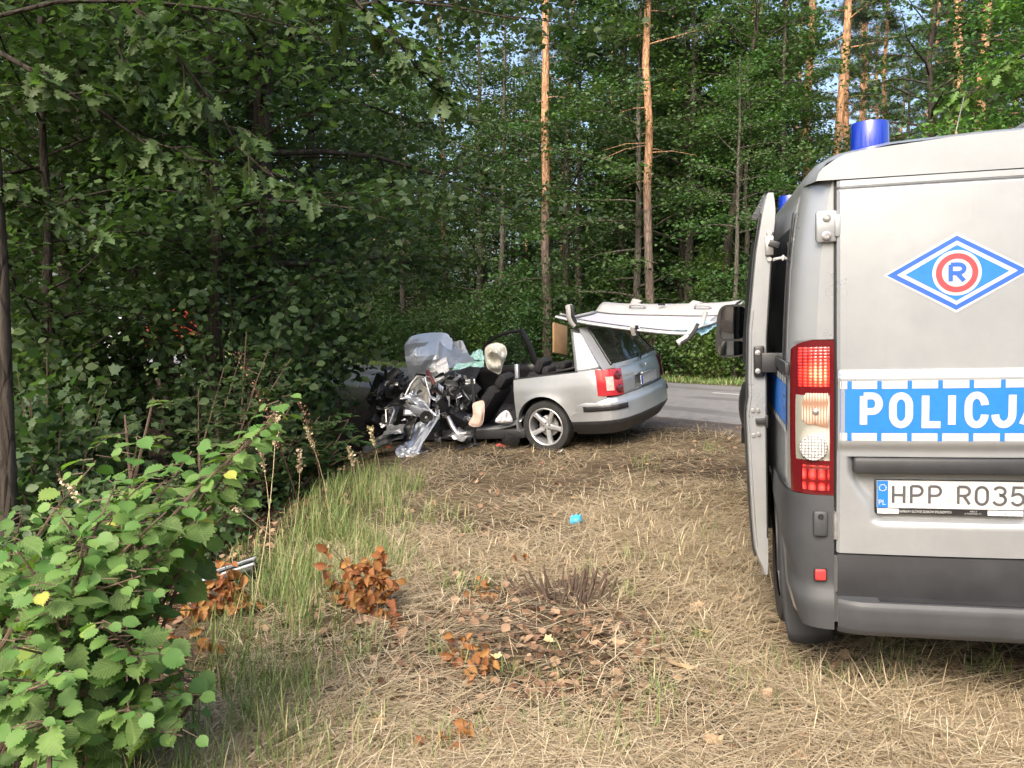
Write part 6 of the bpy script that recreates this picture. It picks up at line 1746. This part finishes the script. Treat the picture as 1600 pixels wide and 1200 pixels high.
def meadow():
    r = np.random.default_rng(5)
    x, y = scatter(230000, 1.75, 13.5, r)
    s = NX * x + NY * y
    m1 = vnoise(x, y, 1.5, 1); m2 = vnoise(x, y, 4.0, 2)
    litterzone = np.exp(-(((x - .15) / 1.05) ** 2 + ((y - 4.0) / .75) ** 2))
    edge = x > -1.55 - .25 * m1 + .03 * y
    dens = np.clip(.70 + .9 * m1 + .7 * m2, .20, 1) * (1 - .88 * litterzone) * (1 - sm(8.2, 9.3, s + .5 * m2) * .93)
    keep = edge & (r.random(len(x)) < dens) & ~(in_van(x, y) & (r.random(len(x)) < .8))
    x, y, m1, m2 = x[keep], y[keep], m1[keep], m2[keep]; n = len(x)
    az = vnoise(x, y, .9, 3) * 5 + r.normal(0, 1.5, n); flat = r.random(n) < .92
    lean = np.where(flat, r.uniform(1.36, 1.58, n), r.uniform(.3, 1.3, n))
    L = np.where(flat, r.uniform(.12, .42, n), r.uniform(.05, .15, n)) * (1 + .25 * m1)
    W = r.uniform(.0018, .0048, n) * (1 + .10 * np.maximum(0, y - 3))
    P = np.stack([x, y, gz(x, y) + r.uniform(0, .03, n) * (1 + .6 * m1) + .05 * np.clip(m1 + .6 * m2, 0, 1) * r.random(n)], -1)
    V, F = blades(P, az, lean, L, W, r.uniform(.0, .10, n), r)
    tag(link('dry_grass', raw_mesh('dry_grass', V, F, M['straw'])), 'pale mown dry grass and straw lying over the verge', 'grass', kind='stuff')
    # green blades: a thick band along the hollow, thin elsewhere
    cx, cyy = [], []
    for k in range(400):
        t = r.random(); yy = 2.2 * (8.6 / 2.2) ** t; xx = -1.05 - .09 * yy * .4 + r.normal(0, .30) + (.15 if yy < 4 else -.12)
        if yy < 4.4 and r.random() < .5: continue
        if abs(xx + 1.85) < .35 and 4.2 < yy < 5.3: continue
        cx.append(xx); cyy.append(yy)
    for k in range(60):
        a, b = scatter(1, 2.0, 9.5, r, -.15, .5); cx.append(a[0]); cyy.append(b[0])
    for (px, py) in ((1390, 1075), (1395, 1040), (1180, 1110), (960, 1180), (1090, 1010), (905, 1160), (830, 1060), (720, 930), (1210, 1050), (1530, 1060), (1000, 1120), (1060, 1090), (640, 1180)):
        p = on_ground(px, py)
        for _ in range(3): cx.append(p.x + r.normal(0, .06)); cyy.append(p.y + r.normal(0, .06))
    cx, cyy = np.array(cx), np.array(cyy)
    per = r.integers(6, 26, len(cx)); xi = np.repeat(cx, per) + r.normal(0, .055, per.sum()); yi = np.repeat(cyy, per) + r.normal(0, .055, per.sum())
    n = len(xi); band = np.exp(-((xi + 1.25) / .55) ** 2); s = NX * xi + NY * yi
    L = (r.uniform(.08, .22, n) + band * r.uniform(.03, .28, n)) * (.72 + .28 * sm(3.5, 5.5, yi))
    P = np.stack([xi, yi, gz(xi, yi) - .01], -1)
    V, F = blades(P, r.uniform(0, 2 * PI, n), np.abs(r.normal(.22, .25, n)), L, r.uniform(.003, .0062, n), r.uniform(.05, .5, n), r)
    tag(link('green_grass', raw_mesh('green_grass', V, F, M['grass'])), 'tall green grass tufts along the edge of the hollow', 'grass', kind='stuff')
    # far verges
    n = 26000; tt = r.uniform(-6, 60, n); ss = r.uniform(17.0, 18.9, n); xx, yy = NX * ss + DX * tt, NY * ss + DY * tt
    P = np.stack([xx, yy, gz(xx, yy) - .01], -1)
    V, F = blades(P, r.uniform(0, 2 * PI, n), np.abs(r.normal(.3, .3, n)), r.uniform(.06, .20, n), r.uniform(.010, .02, n), r.uniform(.1, .4, n), r)
    tag(link('verge_grass', raw_mesh('verge_grass', V, F, M['grass'])), 'grass growing along the far edge of the road', 'grass', kind='stuff')
    n = 16000; tt = r.uniform(17, 60, n); ss = r.uniform(7.6, 9.6, n); xx, yy = NX * ss + DX * tt, NY * ss + DY * tt
    P = np.stack([xx, yy, gz(xx, yy) - .01], -1)
    V, F = blades(P, r.uniform(0, 2 * PI, n), np.abs(r.normal(.5, .4, n)), r.uniform(.06, .22, n), r.uniform(.008, .016, n), r.uniform(.1, .4, n), r)
    tag(link('verge_grass', raw_mesh('verge_grass', V, F, M['grass'])), 'short grass on the near edge of the road behind the dark trees', 'grass', kind='stuff')
    # leaf litter
    x, y = scatter(26000, 1.8, 11, r); lz = np.exp(-(((x - .1) / 1.0) ** 2 + ((y - 3.9) / .8) ** 2)); dit = sm(-1.3, -2.2, x)
    keep = r.random(len(x)) < np.clip(.22 + .8 * lz + .6 * dit, 0, 1)
    x, y = x[keep], y[keep]; n = len(x)
    P = np.stack([x, y, gz(x, y) + r.uniform(.003, .022, n)], -1); N, D = leaf_dirs(n, 1, .45, 0, r)
    V, F = leaves_arrays('oval', P, N, D, r.uniform(.020, .070, n))
    tag(link('leaf_litter', raw_mesh('leaf_litter', V, F, M['litter'])), 'brown and grey fallen leaves scattered over the soil', 'leaf litter', kind='stuff')
    # twig crumbs
    n = 5200; x, y = scatter(n, 1.8, 9, r); keep = (x > -1.7) & (r.random(n) < .35 + .6 * np.exp(-(((x - .1) / 1.0) ** 2 + ((y - 3.9) / .8) ** 2))); x, y = x[keep], y[keep]; n = len(x)
    P = np.stack([x, y, gz(x, y) + r.uniform(.004, .03, n)], -1)
    V, F = blades(P, r.uniform(0, 2 * PI, n), r.uniform(1.4, 1.6, n), r.uniform(.04, .22, n), r.uniform(.003, .007, n), r.uniform(-.05, .05, n), r)
    tag(link('twig_litter', raw_mesh('twig_litter', V, F, M['twig'])), 'dark broken twigs strewn among the dry grass', 'twigs', kind='stuff')
meadow()
# ------------------------------------------------------------------ small things on the verge
def seed_stalk(px, py, ytip, tip, label, kind=0, seed=0):
    b = on_ground(px, py); tp = at(tip[0], tip[1], ytip); r_ = random.Random(seed)
    o = empty('grass_stalk' if kind == 0 else 'dry_dock_stalk', label, 'grass stalk' if kind == 0 else 'dead stalk', b, 'tall dry stalks')
    pts = [b.lerp(tp, k / 6) + Vector((.03 * math.sin(PI * k / 6), 0, .04 * math.sin(PI * k / 6))) - b for k in range(7)]
    st = MB(); st.tube(pts, [.0032 - .0003 * k for k in range(7)] if kind == 0 else [.006 - .0007 * k for k in range(7)], 5)
    st.build('stem', M['straw'] if kind == 0 else M['stem'], o, 60)
    n = 90 if kind == 0 else 190
    P, D, S = [], [], []
    for k in range(n):
        t = (.80 if kind == 0 else .42) + (.20 if kind == 0 else .58) * r_.random(); f = t * 6; i = min(5, int(f)); p = pts[i].lerp(pts[i + 1], f - i)
        w = .008 if kind == 0 else .016
        P.append((p.x + r_.gauss(0, w), p.y + r_.gauss(0, w), p.z + r_.gauss(0, w))); d = (pts[6] - pts[5]).normalized() + Vector((r_.gauss(0, .4), r_.gauss(0, .4), r_.gauss(0, .4))); D.append(tuple(d)); S.append(r_.uniform(.012, .026))
    V, F = leaves_arrays('diamond', np.array(P), rng.normal(0, 1, (n, 3)), np.array(D), np.array(S))
    link('seed_head', raw_mesh('seed_head', V, F, M['straw'] if kind == 0 else M['litter']), o)
for k, (px, py, yt, tip, lb) in enumerate(((395, 960, 4.6, (432, 640), 'thin pale grass stalk beside the topmost hazel leaves'), (470, 900, 4.9, (345, 780), 'arching seed head leaning left above the glossy panel'), (560, 860, 5.6, (545, 700), 'upright grass stalk with a dense seed head in front of the low feathered shrub'),
                                         (520, 850, 5.6, (478, 668), 'slim grass stalk leaning left beside the black bumper skin'), (600, 830, 6.0, (578, 668), 'grass stalk standing close in front of the silver door skin'), (420, 900, 5.0, (406, 700), 'grass stalk right of the hazel leaves'),
                                         (450, 880, 5.1, (468, 705), 'grass stalk with pale seeds near the dead dock stalk'), (160, 860, 3.6, (95, 748), 'plump tan seed head poking out above the hazel'))):
    seed_stalk(px, py, yt, tip, lb, 0, k)
seed_stalk(470, 800, 6.0, (372, 552), 'tall brown dead stalk with tufts of seeds before the feathered shrub', 1, 40)
seed_stalk(505, 800, 6.3, (470, 630), 'shorter brown dead stalk beside the tall one', 1, 41)

def leafy_branch(label, px, py, tips, nleaf, size, seed, lm='lf_brown'):
    r_ = random.Random(seed); b = on_ground(px, py); o = empty('dead_branch', label, 'dead branch', b, 'cut branches with withered brown leaves')
    st = MB(); seg = []
    for (tx, ty, dy) in tips:
        e = at(tx, ty, b.y + dy); e.z = max(e.z, g(e.x, e.y) + .02); m_ = b.lerp(e, .5) + Vector((r_.gauss(0, .02), 0, .03)); st.tube([Vector(), m_ - b, e - b], [.007, .005, .002], 5); seg += [(b, m_, .35), (m_, e, 0), (m_, e, 0)]
    st.build('stem', M['twig'], o, 60)
    V0, F0 = TM['oval']
    mes = []
    for k in range(4):
        V = V0.copy(); V[:, 2] += .30 * (V[:, 1] - .4) ** 2 * (1 if k % 2 else -1) + (.55 if k < 2 else .9) * np.abs(V[:, 0]); V[:, 0] *= .85; mes.append(raw_mesh('leaf', V, F0, M[lm]))
    for n in range(nleaf):
        a, c, t0 = r_.choice(seg); p = a.lerp(c, t0 + (1 - t0) * r_.random()) + Vector((r_.gauss(0, .032), r_.gauss(0, .032), r_.gauss(0, .030)))
        d = Vector((r_.gauss(0, .6), r_.gauss(0, .5), r_.gauss(-.55, .5))).normalized(); nn = Vector((r_.gauss(0, .5), r_.gauss(-.9, .5), r_.gauss(.5, .4))); nn = (nn - d * nn.dot(d)).normalized(); X = d.cross(nn)
        s = size * r_.uniform(.6, 1.25); p.z = max(p.z, g(p.x, p.y) + .02)
        link('leaf', mes[n % 4], o, Matrix.Translation(p - b) @ Matrix((X, d, nn)).transposed().to_4x4() @ Matrix.Scale(s, 4))
leafy_branch('large cut branch with withered orange brown leaves in the green grass', 575, 955, ((515, 850, .1), (518, 862, .1), (540, 880, .0), (575, 872, .05), (605, 862, .1), (620, 915, -.1), (490, 880, .1), (560, 930, -.1), (628, 1010, -.25), (600, 885, 0), (590, 870, .0)), 190, .064, 1)
leafy_branch('cut branch with withered brown leaves beside the glossy panel', 340, 962, ((352, 885, .05), (318, 930, -.05), (295, 950, -.1), (390, 945, 0), (365, 915, .05), (330, 940, 0)), 130, .065, 2)
leafy_branch('small sprig of tan brown leaves left of the pale fallen leaf pair', 745, 1060, ((738, 1010, .05), (752, 1030, 0), (735, 1120, -.15)), 26, .055, 3)
leafy_branch('sprig of rust brown leaves at the bottom of the picture', 715, 1165, ((735, 1140, .05), (690, 1180, -.05), (655, 1178, -.05), (740, 1165, 0)), 30, .060, 4)
leafy_branch('withered brown sprig right of the large cut branch', 760, 935, ((755, 915, .05), (775, 945, -.03), (745, 950, 0)), 20, .055, 5)
leafy_branch('low withered sprig among the hazel stems', 255, 1040, ((215, 1010, .05), (285, 985, .1), (330, 1000, 0)), 34, .06, 6)
leafy_branch('withered sprig lying in the soil left of the cut stump', 725, 1030, ((700, 1000, .1), (745, 1005, .05), (715, 1050, -.1)), 24, .05, 7)
leafy_branch('upright withered sprig left of the cut stump', 820, 885, ((818, 868, .0), (828, 880, 0)), 9, .05, 8)

# cut shrub stump with many stubs
def stump(label, px, py, w, n, h, seed, name='cut_stump'):
    r_ = random.Random(seed); c = on_ground(px, py); o = empty(name, label, 'stump', c, 'cut shrub stumps')
    for k in range(n):
        a = r_.uniform(0, 2 * PI); rr = w * math.sqrt(r_.random()); x, y = rr * math.cos(a), rr * math.sin(a) * .7
        z = g(c.x + x, c.y + y) - c.z - .02; hh = h * r_.uniform(.45, 1.1); ln = Vector((x * .30 + r_.gauss(0, .018), y * .2 + r_.gauss(0, .018), hh))
        t = r_.uniform(.004, .010); mb = MB(); mb.tube([(x, y, z), Vector((x, y, z)) + ln * .5, Vector((x, y, z)) + ln], [t * 1.25, t, t * .9], 6)
        mb.build('stub', M['twig'], o, 50)
stump('cluster of dark cut stubs of a felled bush in the middle of the verge', 885, 935, .25, 70, .16, 1)
stump('small group of dark cut stubs left of the van door', 1055, 768, .14, 12, .10, 2)
stump('few cut stubs at the right of the larger stump', 1015, 985, .15, 10, .09, 3)
stump('low cut stubs beside the crushed front of the car', 845, 745, .12, 8, .08, 4)

# sticks on the soil
for k, (a, b_, th, lb) in enumerate((((660, 962), (855, 985), .010, 'long dark stick lying across the soil left of the stump'), ((770, 1040), (850, 940), .009, 'dark stick pointing from the litter to the stump'), ((735, 1000), (800, 985), .014, 'short thick stick in the leaf litter'), ((860, 1168), (1000, 1178), .006, 'thin dark stick near the bottom of the picture'),
                                   ((520, 1120), (640, 1035), .006, 'thin stick slanting below the large brown branch'), ((480, 1190), (560, 1120), .008, 'dark stick lying at the lower left of the dry grass'), ((1140, 985), (1175, 1010), .008, 'short stick near the mud flap'))):
    p, q = on_ground(*a), on_ground(*b_); o = MB(); n = 7
    o.tube([p.lerp(q, i / n) + Vector((0, 0, .018 + .008 * math.sin(2.2 * i + k))) for i in range(n + 1)], [th * (1 - .06 * i) for i in range(n + 1)], 6)
    tag(o.build('stick', M['twig'], None, 60), lb, 'stick', 'sticks lying on the verge')

# pale fallen leaves large enough to count
V0, F0 = TM['maple']
r5 = random.Random(55)
for (px, py, s, lb) in ((1048, 1052, .075, 'left one of a pair of pale fallen leaves near the bottom right'), (1075, 1058, .06, 'right one of a pair of pale fallen leaves near the bottom right'), (1108, 820, .09, 'pale fallen leaf left of the sliding door'), (1118, 1180, .07, 'pale fallen leaf at the bottom edge'),
                        (1130, 878, .08, 'greyish fallen leaf below the sliding door'), (1080, 968, .07, 'tan curled leaf right of the stump'), (1090, 960, .06, 'smaller tan leaf touching the tan curled leaf'), (895, 785, .08, 'pale leaf lying above the blue glove'), (780, 1040, .05, 'grey leaf in the soil below the stump'),
                        (1105, 1000, .05, 'small pale leaf left of the mud flap'), (850, 1010, .05, 'pale leaf in the litter below the stump'), (968, 1010, .06, 'tan leaf in the litter right below the stump'), (600, 1145, .05, 'brown leaf on the straw at the bottom left')):
    p = on_ground(px, py); V = V0.copy(); V[:, 2] += r5.uniform(.2, .6) * V[:, 0] ** 2 + r5.uniform(-.2, .4) * (V[:, 1] - .5) ** 2
    o = link('fallen_leaf', raw_mesh('fallen_leaf', V, F0, M['lf_pale'])); o.location = p + Vector((0, 0, .035)); o.rotation_euler = (r5.uniform(-.3, .5), r5.uniform(-.3, .3), r5.uniform(0, 6.28)); o.scale = (s * 1.3,) * 3
    tag(o, lb, 'leaf', 'pale fallen leaves')

# blue glove
c = on_ground(900, 822)
gl = soft_sheet('rubber_glove', M['blue_glove'], [c + Vector((dx, 0, dz + .045)) for dx, dz in ((-.05, -.02), (-.045, .02), (-.03, .045), (-.012, .035), (.0, .055), (.018, .04), (.035, .05), (.045, .02), (.05, -.01), (.02, -.04), (-.02, -.042))], .045, 9, 'crumpled blue rubber glove lying on the dry grass', 'glove', .02)

# glossy panel in the grass
pA, pB, pC, pD = at(283, 917, 5.0), at(398, 880, 4.9), at(404, 866, 5.3), at(300, 903, 5.45)
pc = (pA + pB + pC + pD) / 4
dp = empty('car_panel', 'glossy dark car window panel with a bright strip lying in the grass', 'car panel', pc)
mb = MB(); mb.grid(lambda u, v: (pA * (1 - u) * (1 - v) + pB * u * (1 - v) + pC * u * v + pD * (1 - u) * v) + Vector((0, 0, .02 * math.sin(PI * v))) - pc, 8, 6); mb.build('glass', M['dark_glass'], dp, 40, solid=.012)
mb = MB(); mb.tube([pA - pc + Vector((0, -.01, 0)), pB - pc + Vector((0, -.01, 0))], .009, 6); mb.tube([pA.lerp(pD, .3) - pc + Vector((0, 0, .02)), pB.lerp(pC, .3) - pc + Vector((0, 0, .02))], .006, 6); mb.build('bright_strip', M['alloy'], dp, 60)
mb = MB(); mb.tube([pA - pc - Vector((0, 0, .03)), pB - pc - Vector((0, 0, .03))], .024, 6); mb.build('rubber_edge', M['black'], dp, 60)

# debris under and around the wreck
r6 = random.Random(66)
for k, (px, py, s, m, lb) in enumerate(((800, 697, .10, 'black', 'black plastic fragment under the car sill'), (782, 700, .06, 'red_decal', 'small red fragment below the car sill'), (790, 706, .05, 'black', 'small black fragment in front of the sill'), (1000, 632 + 28, .05, 'airbag', 'white crumb of debris on the road behind the car'),
                                      (720, 704, .08, 'black', 'black fragment below the bent front door'), (742, 700, .07, 'dark_plastic', 'grey plastic fragment near the hanging belt'), (660, 716, .07, 'steel', 'grey metal scrap beside the silver door skin'), (585, 690, .10, 'black', 'black scrap lying in the hollow by the engine'), (590, 668, .08, 'steel', 'grey scrap in the hollow left of the engine'))):
    p = on_ground(px, py); q = crumple('debris_fragment', M[m], [p + Vector((-s, -s * .5, .03)), p + Vector((s, -s * .6, .04)), p + Vector((s, s * .6, .05)), p + Vector((-s, s * .5, .04))], 6, .03, 2, 200 + k, None, .005)
    tag(q, lb, 'debris', 'broken pieces around the wreck')

r8 = random.Random(88)
shard = [MB().add([(-.5, -.3, 0), (.5, -.4, .1), (.6, .3, .0), (-.1, .5, .15), (-.6, .2, 0)], [(0, 1, 2, 3, 4)]), MB().add([(-.6, -.2, 0), (.6, -.1, .2), (.1, .4, .0)], [(0, 1, 2)])]
sh_me = []
for k in range(6):
    o = shard[k % 2].build('plastic_shard', M[('black', 'steel', 'dark_plastic', 'black', 'airbag', 'red_decal')[k]], None, solid=.12); sh_me.append(o)
for k in range(54):
    px, py = r8.uniform(600, 880), 698 + abs(r8.gauss(0, 14)) + (8 if r8.random() < .2 else 0); p = on_ground(px, py)
    o = sh_me[k] if k < 6 else sh_me[k % 6].copy()
    if k >= 6: COL.objects.link(o)
    o.location = p + Vector((0, 0, .02)); o.rotation_euler = (r8.uniform(-.6, .6), r8.uniform(-.6, .6), r8.uniform(0, 6.28)); o.scale = (r8.uniform(.02, .06),) * 3
    tag(o, 'tiny broken plastic shard on the soil in front of the wreck', 'debris', 'tiny shards before the wreck')

# far vehicles glimpsed through the wood on the left
def far_vehicle(name, cat, label, px, y, dims, m, stripe=None):
    x = (px - 800) / FPX * y; z = g(x, y) + .02
    o = empty(name, label, cat, (x, y, z)); o.rotation_euler = (0, 0, math.atan2(DY, DX) + .1)
    L, W, H = dims
    mb = MB(); prof = [(-L / 2, .35), (L / 2, .35), (L / 2, H * .5), (L * .42, H * .58), (L * .30, H), (-L * .48, H), (-L / 2, H * .9)]
    mb.prism(prof, lambda p: (p[0], -W / 2, p[1]), lambda p: (p[0], W / 2, p[1])); mb.build('body', m, o)
    for sg in (-1, 1):
        mb = MB(); mb.prism([(L * .40, H * .60), (L * .29, H * .93), (-L * .05, H * .93), (-L * .05, H * .6)], lambda p: (p[0], sg * (W / 2 + .004), p[1]), lambda p: (p[0], sg * (W / 2 + .012), p[1])); mb.build('side_window', M['dark_glass'], o)
        if stripe:
            mb = MB(); mb.box((-.05 * L, sg * (W / 2 + .01), H * .42), (L * .85, .02, H * .10)); mb.build('side_stripe', stripe, o)
        for xx in (-L * .32, L * .32):
            mb = MB(); mb.lathe([(0, -.1), (.36, -.1), (.38, 0), (.36, .1), (0, .1)], 18, Matrix.Translation((xx, sg * (W / 2 - .05), .38)) @ Matrix.Rotation(PI / 2, 4, 'X')); mb.build('wheel', M['rubber'], o, 40)
far_vehicle('fire_engine', 'fire engine', 'red fire engine half hidden behind the dark trees on the left', 262, 62, (7.0, 2.4, 3.0), plain('fire_red', (.36, .05, .04), .35), M['white_decal'])
far_vehicle('ambulance', 'ambulance', 'white vehicle glimpsed through a gap in the trees on the left', 152, 52, (5.4, 2.0, 2.3), plain('vehicle_white', (.75, .75, .76), .35), M['red_decal'])
far_vehicle('parked_car', 'car', 'pale car at the far left between the dark trunks', 30, 60, (4.4, 1.8, 1.5), plain('car_pale', (.62, .64, .68), .3))
